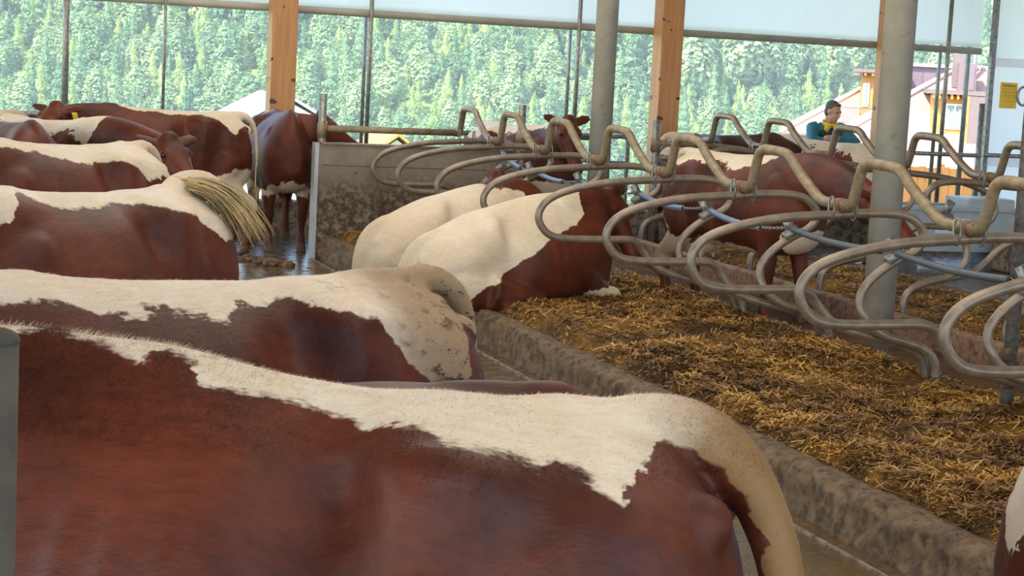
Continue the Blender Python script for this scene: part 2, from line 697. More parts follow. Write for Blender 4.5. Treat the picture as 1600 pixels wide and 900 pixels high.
def post(x0, x1, label):
    t = empty('timber_post', ((x0 + x1) / 2, 19.56, .35))
    tag(t, label, 'post', 'timber posts along the open wall')
    m = Mesh(); h = (x1 - x0) / 2
    m.box((-h, -.13, .03), (h, .14, 3.4)); m.build('timber', M_WOOD, t, smooth=False, bevel=.008)
    s = Mesh(); s.box((-h - .01, -.14, 0), (h + .01, .15, .03)); s.build('base_plate', M_STEEL, t, smooth=False)
    for sx in (-1, 1):
        b = Mesh(); b.tube([(sx * (h + .008), 0, .05), (sx * (h + .03), 0, .05)], .014, 8); b.build('bolt', M_STEEL, t)
    return t


post(3.44, 3.71, 'square timber post behind the standing red cow near the concrete wall end')
post(7.83, 8.09, 'square timber post with knots right of the far grey column')
post(10.66, 10.92, 'timber post mostly hidden behind the near grey column')


def column(x, y, r, label):
    t = empty('steel_column', (x, y, .12)); tag(t, label, 'column')
    m = Mesh(); m.tube([(0, 0, 0), (0, 0, 6.2)], r, 40); m.build('shaft', M_PAINT, t)
    s = Mesh(); s.tube([(0, 0, .02), (0, 0, .05)], r + .02, 40); s.build('foot', M_PLINTH, t)
    return t


column(5.58, 10.04, .096, 'near round grey column rising between the stall dividers')
column(5.58, 15.13, .096, 'far round grey column in front of the open wall')

# poles of the roll curtain
poles = [(1.35, 19.62, .035, 'dark pole with light edge, leftmost on the open wall', .35),
         (2.35, 19.62, .017, 'thin grey pole between the leftmost pole and the first timber post', .35),
         (4.535, 19.60, .024, 'grey pole in front of the curtain right of first timber post', .35),
         (4.58, 20.05, .022, 'dark pole outside the curtain beside the grey pole right of first post', .35),
         (6.905, 19.60, .024, 'grey pole in front of the curtain left of far column', .35),
         (6.96, 20.05, .022, 'dark pole outside the curtain left of far column', .35),
         (11.56, 19.60, .026, 'grey pole before the curtain in front of the orange dormer', .35),
         (11.72, 20.05, .024, 'blue grey pole outside, left of the orange dormer', .35),
         (12.07, 19.98, .03, 'dark pole under the curtain right of the orange dormer', .35)]
for x, y, r, lab, z0 in poles:
    top = 3.75 if y < 19.8 else 3.6
    t = empty('curtain_pole', (x, y, z0)); tag(t, lab, 'pole', 'curtain poles on the open wall')
    m = Mesh(); m.tube([(0, 0, 0), (0, 0, top - z0)], r, 12); m.build('tube', M_STEEL if y < 19.8 else M_FRAME, t)
    f = Mesh(); f.box((-.05, -.05, 0), (.05, .05, .01)); f.build('foot_plate', M_STEEL, t, smooth=False)
sl = Mesh(); sl.tube([(12.02, 19.5, .0), (12.02, 19.5, 1.75)], .035, 14)
tag(sl.build('gate_post', M_STEEL), 'grey gate post left of the white wall sheet', 'post')
eb = Mesh(); eb.box((12.13, 19.56, .35), (12.19, 19.62, 3.75))
tag(eb.build('curtain_rail', M_STEEL, smooth=False), 'upright grey guide rail edging the white wall sheet', 'rail')


def cloth(name, x0, x1, z0, z1, y, amp, mat=M_CURTAIN):
    nx, nz = 160, 20
    rings = []
    for side in (0, .006):
        pass
    xs = np.linspace(x0, x1, nx); zs = np.linspace(z0, z1, nz)
    M = Mesh()
    v = []
    for off in (0, .008):
        for z in zs:
            for x in xs:
                a = amp * (math.sin(x * 9.1) * .5 + math.sin(x * 23.7 + 1.3) * .3 + math.sin(x * 3.3 + z)) * (.3 + .7 * (z1 - z) / (z1 - z0))
                v.append((x, y + a + off, z))
    f = []
    for o in (0, nx * nz):
        for j in range(nz - 1):
            for i in range(nx - 1):
                k = o + j * nx + i
                f.append((k, k + 1, k + nx + 1, k + nx))
    for i in range(nx - 1):
        f.append((i, i + 1, nx * nz + i + 1, nx * nz + i))
    M._add(v, f)
    return M


ct = empty('roll_curtain', (0, 0, 0)); tag(ct, 'white roll curtain hanging across the top of the open wall', 'curtain')
cloth('fabric', -4.0, 12.12, 2.42, 3.75, 19.8, .012).build('fabric', M_CURTAIN, ct)
h = Mesh(); h.tube([(-4.0, 19.8, 2.405), (12.12, 19.8, 2.37)], .042, 14); h.build('hem_tube', M_HEM, ct)
ws = empty('wall_sheet', (0, 0, 0)); tag(ws, 'white wall sheet filling the wall right of the open bay', 'curtain')
cloth('fabric', 12.19, 15.2, .36, 3.75, 19.66, .006).build('fabric', M_CURTAIN, ws)
for z in (1.0, 2.2):
    b = Mesh(); b.box((12.19, 19.655, z), (15.2, 19.66, z + .10)); b.build('seam_band', M_CURTAIN, ws, smooth=False)

# yellow sign on the sheet
sg = empty('warning_sign', (12.43, 19.6, 1.86)); tag(sg, 'small yellow notice sign with faint dark print on the white sheet', 'sign')
s = Mesh(); s.box((-.115, -.006, -.155), (.115, .012, .155)); s.build('plate', M_YELLOW, sg, smooth=False, bevel=.004)


def text(body, size, loc, mat, name, parent, rot=(math.pi / 2, 0, 0), ext=.002, align='CENTER'):
    c = bpy.data.curves.new(name, 'FONT'); c.body = body; c.size = size; c.extrude = ext
    c.align_x = align; c.align_y = 'CENTER'
    o = bpy.data.objects.new(name + '_t', c); COL.objects.link(o)
    dg = bpy.context.evaluated_depsgraph_get(); dg.update()
    me = bpy.data.meshes.new_from_object(o.evaluated_get(dg))
    bpy.data.objects.remove(o)
    me.materials.clear(); me.materials.append(mat)
    q = bpy.data.objects.new(name, me); COL.objects.link(q)
    q.location = loc; q.rotation_euler = rot; q.parent = parent
    return q


hd = Mesh()
for k in range(11):
    x = -.088 + k * .0165
    hd.box((x, -.0085, .100 + .004 * (k % 3)), (x + .004, -.006, .128))
    hd.box((x, -.0085, (.124, .112, .102)[k % 3]), (x + .012, -.006, (.129, .117, .107)[k % 3]))
hd.build('heading', M_BLACK, sg, smooth=False)
ln = Mesh()
for k, z in enumerate((.078, .052, .03, -.002, -.024, -.05, -.075)):
    w = (.09, .085, .09, .07, .088, .06, .08)[k]
    ln.box((-w, -.0085, z - .0022), (w, -.006, z + .0022))
ln.build('small_print', simple('sign print', (.25, .13, .02)), sg, smooth=False)

# dark oval ring hanging on the sheet
rg = Mesh()
rg.tube([(12.62 + .075 * math.cos(a), 19.58, 1.86 + .11 * math.sin(a)) for a in np.linspace(0, 2 * math.pi, 32, endpoint=False)], .016, 10, up=(0, 1, 0), close=True, cap=False)
tag(rg.build('rubber_ring', M_FRAME), 'dark oval ring hanging at the right beside the yellow sign', 'ring')


def pipe(name, pts, r, mat, label, cat, group=None, seg=14):
    m = Mesh(); m.tube(pts, r, seg)
    return tag(m.build(name, mat), label, cat, group)


def railing(x0, x1, z, r, label, sup=()):
    t = empty('wall_railing', ((x0 + x1) / 2, 19.42, .35)); tag(t, label, 'railing', 'pipe railings along the open wall')
    m = Mesh(); m.tube([(x0 - (x0 + x1) / 2, 0, z - .35), (x1 - (x0 + x1) / 2, 0, z - .35)], r, 14); m.build('pipe', M_STEEL, t)
    for x in sup:
        s = Mesh(); s.tube([(x - (x0 + x1) / 2, .0, .0), (x - (x0 + x1) / 2, .0, z - .35)], r * .8, 12); s.build('support', M_STEEL, t)
    return t


railing(-3, 3.4, 1.165, .034, 'grey pipe railing at left behind the group of cows', (-2.9, .2, 3.3))
railing(3.75, 7.2, 1.155, .028, 'grey pipe railing between first timber post and far column', (5.6,))
railing(8.12, 10.6, 1.13, .028, 'grey pipe railing below the leaning man', (8.3, 9.2))
railing(10.95, 12.0, 1.13, .026, 'blue grey pipe railing before the pink roof')
railing(12.06, 14.9, 1.14, .026, 'dark pipe railing across the white wall sheet', (14.8,))

# tubular gate right of the far column
gt = empty('tube_gate', (6.75, 18.9, .3)); tag(gt, 'grey tubular gate right of the far column', 'gate')
g = Mesh(); g.tube(catmull([(-.5, 0, .9), (.3, 0, .9), (.5, 0, .9), (.54, 0, .84), (.54, 0, .5), (.54, 0, .1), (.5, 0, .06), (.3, 0, .06), (-.5, 0, .06)], 60), .024, 12); g.build('frame', M_STEEL, gt)
for z in (.34, .62):
    g = Mesh(); g.tube([(-.5, 0, z), (.54, 0, z)], .015, 10); g.build('bar', M_STEEL, gt)

# concrete end wall of the first row
ew = empty('end_wall', (4.53, 17.18, 0)); tag(ew, 'stained concrete end wall of the front stall row with steel edge', 'wall')
m = Mesh(); m.box((-1.02, -.07, 0), (1.0, .07, 1.085)); m.build('slab', M_CONC, ew, smooth=False, bevel=.008)
m = Mesh(); m.box((-1.055, -.078, 0), (-1.02, .085, 1.095)); m.build('steel_edge', simple('bright steel angle', (.50, .52, .53), .45, .3, .08, 6), ew, smooth=False)
m = Mesh(); m.box((-.985, -.0715, .885), (1.0, -.069, .893)); m.build('form_line', M_CONCLINE, ew, smooth=False)
for x, z in ((-.66, .83), (.5, .6)):
    m = Mesh(); m.tube([(x, -.0735, z), (x, -.069, z)], .02, 14); m.build('tie_plug', M_PLINTH, ew)
m = Mesh(); m.box((-1.0, -.09, 1.085), (1.0, .09, 1.10)); m.build('cap_strip', M_RAIL, ew, smooth=False)


def endpost(x, label, z0, z1, y=17.05):
    t = empty('rail_post', (x, y, z0)); tag(t, label, 'post', 'posts at the far ends of the stall rows')
    m = Mesh(); m.tube([(0, 0, 0), (0, 0, z1 - z0)], .038, 16); m.build('tube', M_STEEL, t)
    c = Mesh(); c.tube([(0, 0, .94 - z0 + .2), (0, 0, 1.27 - z0)], .048, 16); c.build('collar', M_RAIL, t)
    return t


endpost(3.575, 'grey post with collar standing at the end wall beside the red cow', .0, 1.55, 17.32)
endpost(5.56, 'grey post at the inner end of the concrete end wall', .15, 1.53, 17.32)
endpost(6.87, 'grey post with two brown rails before the timber post', .15, 1.45)
pipe('end_rail', [(3.62, 17.31, 1.225), (4.87, 17.24, 1.235)], .032, M_RAIL, 'dusty rail above the concrete end wall', 'rail')
pipe('end_rail', [(6.9, 17.05, 1.22), (7.36, 17.05, 1.22)], .032, M_RAIL, 'upper brown rail at the end of the far stall row', 'rail')
pipe('end_rail', [(6.9, 17.05, 1.08), (7.7, 17.05, 1.08)], .026, M_RAIL, 'lower brown rail at the end of the far stall row', 'rail')

# post at the right edge with a dung lump, post at the left edge
t = empty('stall_post', (5.30, 8.14, .16)); tag(t, 'galvanised post with a lump of dung at the right edge', 'post')
m = Mesh(); m.tube([(0, 0, 0), (0, 0, 5.9)], .036, 18); m.build('tube', M_STEEL, t)
m = Mesh()
for k in range(9):
    a = random.uniform(0, 6.28)
    m.ell((math.cos(a) * .036, math.sin(a) * .036, .34 + random.uniform(-.08, .08)), (.034, .034, .038))
m.build('dung_lump', simple('dung', (.10, .065, .03), .8, 0, .4, 30, .4), t)
t = empty('capped_post', (.09, 2.42, 0)); tag(t, 'grey capped post at the left edge before the nearest cow', 'post')
M_OLDP = simple('old grey post', (.072, .06, .045), .8, 0, .2, 20)
m = Mesh(); m.tube([(0, 0, 0), (0, 0, 1.52)], .027, 20); m.build('tube', M_OLDP, t)
m = Mesh(); m.ell((0, 0, 1.52), (.0285, .0285, .016), nu=20); m.build('cap', M_OLDP, t)

# manure left in the alley beside the kerb
for k, (x, y, r, lab) in enumerate(((3.05, 16.6, .13, 'heap of dung and straw at the kerb below the end wall'),
                                    (2.82, 16.9, .08, 'small dung heap left of the kerb end'),
                                    (3.1, 6.0, .09, 'dung flecks on the wet floor by the near kerb'))):
    m = Mesh()
    for q in range(26):
        a = random.uniform(0, 6.28); d = r * 1.6 * math.sqrt(random.random())
        m.ell((x + d * math.cos(a), y + d * math.sin(a), random.uniform(0, .03)), (random.uniform(.02, .05), random.uniform(.02, .05), random.uniform(.015, .035)), nu=8, nv=6)
    tag(m.build('dung_heap', M_KERB), lab, 'dung', 'dung on the alley floor')

# ------------------------------------------------------------------ stall dividers, neck rails, neck straps
S = 1.335
J0 = 15.98
Y1 = [J0 + S - S * k for k in range(0, 9)]          # clamp positions of the front row, far to near
UPPER = [(4.65, .745), (4.45, .742), (4.22, .742), (4.09, .765), (4.02, .83), (4.0, .905), (4.04, .985), (4.14, 1.05), (4.32, 1.105), (4.55, 1.145),
         (4.8, 1.165), (5.0, 1.18), (5.2, 1.185), (5.33, 1.165), (5.41, 1.10), (5.42, 1.03), (5.37, .97), (5.27, .92), (5.16, .85), (5.08, .77), (5.05, .69),
         (5.06, .61), (5.12, .54), (5.22, .485), (5.34, .455), (5.45, .42), (5.52, .37), (5.55, .31), (5.555, .22), (5.555, .10)]
LOWER = [(5.52, .10), (5.52, .22), (5.505, .32), (5.45, .39), (5.34, .435), (5.2, .465), (5.06, .495), (4.95, .53), (4.87, .585), (4.79, .665), (4.72, .73)]
PROFILE = [(p[0] - 5.58, p[1]) for p in LOWER + UPPER]


def divider(y, mirror, label, zadd=0.0, xl=5.58):
    s = -1 if mirror else 1
    t = empty('stall_divider', (xl, y, .12 + zadd))
    tag(t, label, 'stall divider', 'looped tube dividers of the ' + ('far' if mirror else 'front') + ' stall row')
    pts = catmull([(s * a, (.028 if (i < 10) else (-.028 if i > 31 else .0)), b - .12) for i, (a, b) in enumerate(PROFILE)], 190)
    m = Mesh(); m.tube(pts, .0262, 14, up=(0, 1, 0)); m.build('loop_tube', M_TUBE, t)
    for dy in (-.07, .07):
        c = Mesh()
        ring = [(s * (-.68) + .036 * math.cos(a), dy * 0 + s * 0 + dy, 1.20 - .12 + .062 * math.sin(a)) for a in np.linspace(0, 2 * math.pi, 20, endpoint=False)]
        ring = [(s * -.68 + dy, .0345 * math.cos(a), 1.085 + .066 * math.sin(a)) for a in np.linspace(0, 2 * math.pi, 22, endpoint=False)]
        c.tube(ring, .006, 6, up=(1, 0, 0), close=True, cap=False); c.build('clamp', M_STEEL, t)
    b = Mesh(); b.box((-.03, -.008, -.02), (.03, .008, .10), Matrix.Translation((s * -.33, 0, .835)) @ Matrix.Rotation(s * -.5, 4, 'Y'))
    b.tube([(s * -.335 - .04, 0, .79), (s * -.335 + .05, 0, .845 if s > 0 else .80)], .034, 12)
    b.build('strap_bracket', M_STEEL, t)
    return t


ordinal = ['first', 'second', 'third', 'fourth', 'fifth', 'sixth', 'seventh', 'eighth', 'ninth']
for k, y in enumerate(Y1):
    if k == 0:
        y = y - .36
    divider(y, False, f'looped grey tube divider, {ordinal[k]} of the front row from the concrete end wall')


def neck_rail(x, y, label, mat, zadd=0.0, row='front'):
    t = empty('neck_rail', (x, y, 1.225 + zadd)); tag(t, label, 'neck rail', f'bent neck rail pipes of the {row} stall row')
    path = [(0, .06, 0), (0, -.06, 0), (0, -.105, .015), (0, -.13, .06), (0, -.17, .16), (0, -.195, .215), (0, -.24, .245), (0, -.31, .252), (0, -.45, .25),
            (0, -.56, .245), (0, -.63, .225), (0, -.70, .18), (0, -.86, .095), (0, -1.0, .03), (0, -1.08, .006), (0, -1.16, 0), (0, -S - .04, 0)]
    m = Mesh(); m.tube(catmull(path, 110), .0305, 14, up=(1, 0, 0)); m.build('bent_pipe', mat, t)
    c = Mesh(); c.tube([(0, -S - .07, 0), (0, -S + .05, 0)], .038, 14, up=(1, 0, 0)); c.build('joint_sleeve', M_RUST, t)
    return t


for k in range(8):
    neck_rail(4.90, Y1[k], f'bent dusty neck rail pipe, {ordinal[k]} hump of the front row from the concrete end wall', M_TUBE if k == 0 else M_RAIL)

XL2, XR2, DZ2 = 6.74, 7.42, .05
Y2 = [17.05, 15.85, 14.5, 13.17, 11.85, 10.5, 9.15]
for k, y in enumerate(Y2):
    divider(y, True, f'looped tube divider, {ordinal[k]} of the far stall row from its end post', DZ2, XL2)
for k in range(6):
    o = neck_rail(XR2, Y2[k], f'bent grey neck rail pipe, {ordinal[k]} hump of the far row from its end post', M_TUBE, DZ2, 'far')


def strap(y0, y1, x, z0, z1, mat, label, hose=(.1, .72), sag=.045):
    t = empty('neck_strap', (x, y0, z0)); tag(t, label, 'strap', 'hose covered straps between dividers')
    n = 40
    pts = []
    for i in range(n + 1):
        u = i / n
        pts.append((0, (y1 - y0) * u, (z1 - z0) * u - sag * 4 * u * (1 - u)))
    a, b = int(hose[0] * n), int(hose[1] * n)
    m = Mesh(); m.tube(pts[a:b + 1], .021, 12, up=(1, 0, 0)); m.build('hose', mat, t)
    e = Mesh(); e.tube([pts[b], tuple(np.array(pts[b]) + (np.array(pts[b]) - np.array(pts[b - 1])) * .12)], .0155, 12, up=(1, 0, 0)); e.build('hose_end', M_BLACK, t)
    for q in (pts[0:a + 1], pts[b:]):
        c = Mesh()
        L = np.array(q)
        if len(L) < 2: continue
        tot = np.linalg.norm(np.diff(L, axis=0), axis=1).sum()
        nl = max(2, int(tot / .028))
        for i in range(nl):
            u = (i + .5) / nl * (len(L) - 1); j = min(int(u), len(L) - 2); p = L[j] + (L[j + 1] - L[j]) * (u - j)
            if i % 2:
                ring = [(p[0] + .009 * math.cos(w), p[1] + .019 * math.sin(w), p[2]) for w in np.linspace(0, 6.283, 10, endpoint=False)]
                c.tube(ring, .0035, 5, up=(0, 0, 1), close=True, cap=False)
            else:
                ring = [(p[0], p[1] + .019 * math.sin(w), p[2] + .009 * math.cos(w)) for w in np.linspace(0, 6.283, 10, endpoint=False)]
                c.tube(ring, .0035, 5, up=(1, 0, 0), close=True, cap=False)
        c.build('chain', M_STEEL, t)
    return t


straps = [(16.9, J0, 1.10, .98, 'blue hose strap nearest the concrete end wall'),
          (J0, J0 - S, 1.0, .97, 'blue hose strap above the lying white cow farther back'),
          (J0 - S, J0 - 2 * S, .985, .985, 'blue hose strap over the head of the lying brown cow'),
          (J0 - 2 * S, J0 - 3 * S, .99, .985, 'blue hose strap right of the lying cow with looped end'),
          (J0 - 3 * S, J0 - 4 * S, .985, .975, 'blue hose strap before the hindquarters of the standing cow'),
          (J0 - 4 * S, J0 - 5 * S, .975, .97, 'dark hose strap left of the near grey column'),
          (J0 - 5 * S, J0 - 6 * S, .97, .97, 'dark hose strap with open end right of the near grey column')]
for k, (a, b, z0, z1, lab) in enumerate(straps):
    strap(a, b, 5.23, z0, z1, M_HOSE if k < 5 else M_HOSE_DARK, lab, (.08, .72) if k < 5 else (.06, .92), .05 if k < 5 else .03)

# ------------------------------------------------------------------ straw
def straw(name, x0, x1, y0, y1, n, hf, label, lift=.0):
    y = y0 + (y1 - y0) * RNG.random(n) ** 1.25
    x = x0 + (x1 - x0) * RNG.random(n)
    z = hf(x, y)
    dens = fbm(np.stack([x * 2.2, y * 2.2, 0 * x], 1), 51, 3)
    col = np.minimum(np.hypot(x - 5.58, y - 10.04), np.hypot(x - 5.58, y - 15.13)) > .19
    keep = col & (RNG.random(n) < np.clip((dens - .25) * 2.6, .12, 1))
    x, y, z = x[keep], y[keep], z[keep]
    n = len(x)
    a = RNG.random(n) * 6.283
    L = .025 + .075 * RNG.random(n) ** 2
    tilt = RNG.normal(0, .28, n)
    d = np.stack([np.cos(a) * np.cos(tilt), np.sin(a) * np.cos(tilt), np.sin(tilt)], 1)
    s = np.stack([-np.sin(a), np.cos(a), .25 * RNG.normal(0, 1, n)], 1) * (.0012 + .0016 * RNG.random(n))[:, None] * (1 + y / 14)[:, None]
    c = np.stack([x, y, z + .003 + .014 * RNG.random(n)], 1)
    b0, b1 = c - d * L[:, None] / 2, c + d * L[:, None] / 2
    v = np.concatenate([b0 - s, b0 + s, b1 + s, b1 - s], 1).reshape(-1, 3)
    me = bpy.data.meshes.new(name)
    me.vertices.add(len(v)); me.vertices.foreach_set('co', v.ravel())
    me.loops.add(4 * n); me.loops.foreach_set('vertex_index', np.arange(4 * n))
    me.polygons.add(n); me.polygons.foreach_set('loop_start', np.arange(n) * 4); me.polygons.foreach_set('loop_total', np.full(n, 4))
    me.update(); me.validate()
    me.materials.append(M_STRAW)
    o = bpy.data.objects.new(name, me); COL.objects.link(o)
    return tag(o, label, 'straw', kind='stuff')


straw('straw_bedding', 3.78, 5.75, 4.6, 17.05, 150000, bed_h, 'golden straw strewn over the front lying bed')
straw('straw_bedding', 6.55, 8.9, 8.5, 17.0, 40000, bed2_h, 'brown straw strewn over the far lying bed')

# ------------------------------------------------------------------ cows
# local frame: +x forward, +y to the cow's left, z up from the ground; withers 1.385 m
STN = [  # x, then six (half-width, height) points from spine to belly
    (-.735, (0, 1.02), (.045, 1.01), (.085, .96), (.10, .89), (.07, .80), (0, .77)),
    (-.712, (0, 1.11), (.07, 1.10), (.145, 1.02), (.165, .90), (.11, .74), (0, .70)),
    (-.66, (0, 1.205), (.11, 1.205), (.195, 1.10), (.225, .92), (.16, .68), (0, .66)),
    (-.57, (0, 1.300), (.115, 1.272), (.225, 1.16), (.262, .94), (.19, .63), (0, .66)),
    (-.38, (0, 1.328), (.145, 1.285), (.250, 1.185), (.285, .96), (.21, .63), (0, .61)),
    (-.18, (0, 1.333), (.170, 1.292), (.272, 1.215), (.285, 1.00), (.25, .69), (0, .575)),
    (-.05, (0, 1.330), (.118, 1.272), (.185, 1.170), (.285, .95), (.27, .69), (0, .565)),
    (.12, (0, 1.337), (.115, 1.288), (.240, 1.185), (.360, .94), (.30, .67), (0, .555)),
    (.30, (0, 1.345), (.105, 1.295), (.245, 1.180), (.362, .94), (.29, .655), (0, .550)),
    (.48, (0, 1.362), (.090, 1.305), (.215, 1.180), (.322, .94), (.25, .655), (0, .555)),
    (.62, (0, 1.385), (.075, 1.325), (.195, 1.185), (.288, .94), (.22, .655), (0, .570)),
    (.76, (0, 1.365), (.065, 1.310), (.170, 1.170), (.245, .94), (.18, .67), (0, .60)),
    (.88, (0, 1.28), (.055, 1.240), (.125, 1.110), (.165, .92), (.11, .74), (0, .68)),
    (.94, (0, 1.15), (.03, 1.130), (.070, 1.050), (.09, .90), (.06, .80), (0, .77)),
]


def rotmat(d, up=(0, 0, 1)):
    """columns: forward d, side, up"""
    f = Vector(d).normalized(); u = Vector(up)
    s = u.cross(f)
    if s.length < 1e-3: s = Vector((0, 1, 0))
    s.normalize(); u = f.cross(s)
    return f, s, u


def bez(a, b, c, d, n):
    out = []
    for i in range(n + 1):
        t = i / n
        out.append(a * (1 - t) ** 3 + b * 3 * t * (1 - t) ** 2 + c * 3 * t * t * (1 - t) + d * t ** 3)
    return out


def torso(M, lying=False, ribs=.012, fat=1.0, hump=0.0):
    A = np.array([[[x, p[0], p[1]] for p in pts] for x, *pts in STN])       # station, point, xyz
    if hump:
        A[:, :3, 2] += hump * (np.exp(-((A[:, 0, 0] - .36) / .20) ** 2) * [[1], [.8], [.3]]).T
    if lying:
        A[:, :, 2] -= .50
        A[:, :, 2] = np.where(A[:, :, 2] < .03, .03, A[:, :, 2])
        x = A[:, 0, 0]
        drop = np.interp(x, [-.8, -.6, -.35, -.1, .25, .9], [.38, .29, .19, .10, .02, .02])
        A[:, :, 2] -= drop[:, None] * np.clip(A[:, :, 2] / .8, 0, 1)
        A[:, 3:5, 1] *= 1.14
        A[:, 4, 2] = np.minimum(A[:, 4, 2], .12)
    A[:, :, 1] *= fat
    dents = [] if lying else [(-.36, 1.13, .075, .085, .026), (-.085, 1.16, .085, .07, .030), (.055, .93, .035, .16, .020), (-.19, 1.03, .045, .16, -.016), (.15, 1.02, .05, .22, -.010)]
    n = 110
    B = catmull(A.reshape(len(A), -1), n).reshape(n, 6, 3)
    rings = []
    for st in B:
        half = st
        full = np.concatenate([half, (half[1:-1] * [1, -1, 1])[::-1]], 0)
        r = catmull(full, 44, closed=True)
        x = st[0, 0]
        for dx, dzz, sx, sz, am in dents:
            r[:, 1] -= np.sign(r[:, 1]) * am * np.exp(-((x - dx) / sx) ** 2 - ((r[:, 2] - dzz) / sz) ** 2) * np.clip(np.abs(r[:, 1]) / .1, 0, 1)
        if ribs:
            a = np.exp(-((x - .30) / .20) ** 2) * ribs
            r[:, 1] *= 1 + a * np.sin(2 * math.pi * (x + .10 * r[:, 2]) / .092) * np.exp(-((r[:, 2] - .97 + (.5 if lying else 0)) / .22) ** 2)
        rings.append(r)
    M.loft(rings)
    dz = -.55 if lying else 0
    for s in (-1, 1):
        if not lying: M.ell((-.235, s * .198 * fat, 1.228 + dz - (.07 if lying else 0)), (.115, .07, .06))                       # hook bone
        M.ell((-.655, s * .115, 1.165 + dz - (.26 if lying else 0)), (.06, .045, .06))       # pin bone
        if not lying:
            M.ell((-.47, s * .165, .95), (.235, .125, .30), Matrix.Rotation(-.15, 3, 'Y'))  # thigh
            M.ell((.58, s * .170, .93), (.165, .10, .30), Matrix.Rotation(.25, 3, 'Y'))     # shoulder
    ld = 1 if lying else 0
    M.tube([(-.12, 0, 1.312 + dz - .10 * ld), (-.25, 0, 1.312 + dz - .14 * ld), (-.40, 0, 1.316 + dz - .19 * ld), (-.58, 0, 1.30 + dz - .24 * ld)], [.004, .020, .034, .046], 12)


HEAD = [(-.05, .06, .02, -.05), (-.01, .09, .062, -.10), (.05, .108, .078, -.135), (.12, .115, .078, -.155), (.20, .104, .066, -.160),
        (.28, .083, .052, -.135), (.36, .070, .044, -.100), (.43, .070, .042, -.082), (.49, .077, .040, -.078), (.535, .068, .026, -.066), (.56, .035, .0, -.04)]


def head(M, P, d, up=(0, 0, 1), tilt=0.0, k=1.0):
    f, s, u = rotmat(d, up)
    P = Vector(P)
    rings = []
    for t, w, tp, bt in catmull(HEAD, 26):
        c = P + f * (t * k) + u * ((tp + bt) / 2 * k); h = (tp - bt) / 2 * k; w *= k
        ring = []
        for i in range(20):
            a = 2 * math.pi * i / 20
            ca, sa = math.cos(a), math.sin(a)
            ring.append(c + s * (w * math.copysign(abs(ca) ** .85, ca)) + u * (h * math.copysign(abs(sa) ** .85, sa)))
        rings.append(ring)
    M.loft(rings)
    M.ell(P + u * .055 * k - f * .01, (.055, .075, .05), Matrix((f, s, u)).transposed())    # poll tuft
    for q in (-1, 1):
        M.ell(P + f * .125 * k + s * (q * .095 * k) + u * .035 * k, (.05 * k, .03 * k, .032 * k), Matrix((f, s, u)).transposed())   # brow
        e = (s * q * .93 - f * .25 + u * (.10 - .25 * tilt)).normalized()
        e2, n2 = (f + e * .2).normalized(), u
        Rm = Matrix((e, u.cross(e).normalized(), u)).transposed()
        M.ell(P + f * .0 + s * (q * .165 * k) + u * .015 * k - f * .02, (.125 * k, .058 * k, .022 * k), Rm)
    return f, s, u


def limb(M, pts, rad, seg=14):
    n = max(14, len(pts) * 6)
    P = catmull(pts, n); r = catmull([[a] for a in rad], n)[:, 0]
    M.tube([tuple(p) for p in P], list(r), seg, up=(1, 0, 0))


def hoof(M, x, y, s=1):
    for q in (-1, 1):
        M.prism([(x - .045, 0), (x + .085, 0), (x + .055, .045), (x + .03, .085), (x - .04, .085)], 1, y + q * .004, y + q * .046)


def strands(name, root, tip_dir, n, length, spread, mat, parent, width=.004, curl=.12, pts=6, droop=.35):
    """a lock of long hair: n flat tapering strands"""
    M = Mesh()
    root = Vector(root); d0 = Vector(tip_dir).normalized()
    for k in range(n):
        r = Vector((random.gauss(0, spread * .35), random.gauss(0, spread * .35), random.gauss(0, spread * .35)))
        d = (d0 + Vector((random.gauss(0, curl), random.gauss(0, curl), random.gauss(0, curl)))).normalized()
        L = length * random.uniform(.55, 1.05)
        p = root + r
        line = []
        for i in range(pts):
            line.append(p.copy())
            p = p + d * (L / (pts - 1))
            d = (d + Vector((random.gauss(0, .06), random.gauss(0, .06), -droop / pts + random.gauss(0, .03)))).normalized()
        M.tube(line, [width * (1 - .8 * i / (pts - 1)) for i in range(pts)], 3)
    return M.build(name, mat, parent, recalc=False)


def fuzz(body, name, mat, n, L, parent, sel, seed=3, lift=.45, width=.0007, flow=(-.8, 0, -.35)):
    """short coat hairs rooted on the body skin"""
    r = np.random.default_rng(seed)
    me = body.data
    nv = len(me.vertices)
    co = np.empty(nv * 3); me.vertices.foreach_get('co', co); co = co.reshape(-1, 3)
    no = np.empty(nv * 3); me.vertex_normals.foreach_get('vector', no); no = no.reshape(-1, 3)
    w = sel(co, no).astype(float)
    w /= w.sum()
    i = r.choice(nv, n, p=w)
    b = co[i] + r.normal(0, .006, (n, 3))
    nn = no[i]
    b -= nn * ((b - co[i]) * nn).sum(1, keepdims=True) + nn * .002
    fl = np.array(flow) + r.normal(0, .22, (n, 3))
    fl = fl - nn * (fl * nn).sum(1, keepdims=True)
    fl /= np.linalg.norm(fl, axis=1, keepdims=True) + 1e-6
    d = fl + nn * (lift * r.uniform(.4, 1.5, n))[:, None]
    d /= np.linalg.norm(d, axis=1, keepdims=True)
    ll = (L(co[i]) if callable(L) else L) * r.uniform(.5, 1.2, n)
    side = np.cross(d, nn) + r.normal(0, .2, (n, 3))
    side /= np.linalg.norm(side, axis=1, keepdims=True) + 1e-6
    M = Mesh(); M.blades(b, b + d * ll[:, None], side * width)
    o = M.build(name, mat, parent, smooth=False, recalc=False)
    o['kind'] = 'stuff'
    return o


M_EYE = simple('cow eye', (.012, .008, .006), .12, 0, .1)
M_TAG = simple('ear tag', (.85, .60, .05), .5, 0, .06)
M_SWITCH_WHITE = simple('pale tail hair', (.55, .39, .18), .6, 0, .3, 6)
M_SWITCH_DIRTY = simple('dirty tail hair', (.38, .27, .14), .7, 0, .45, 9)


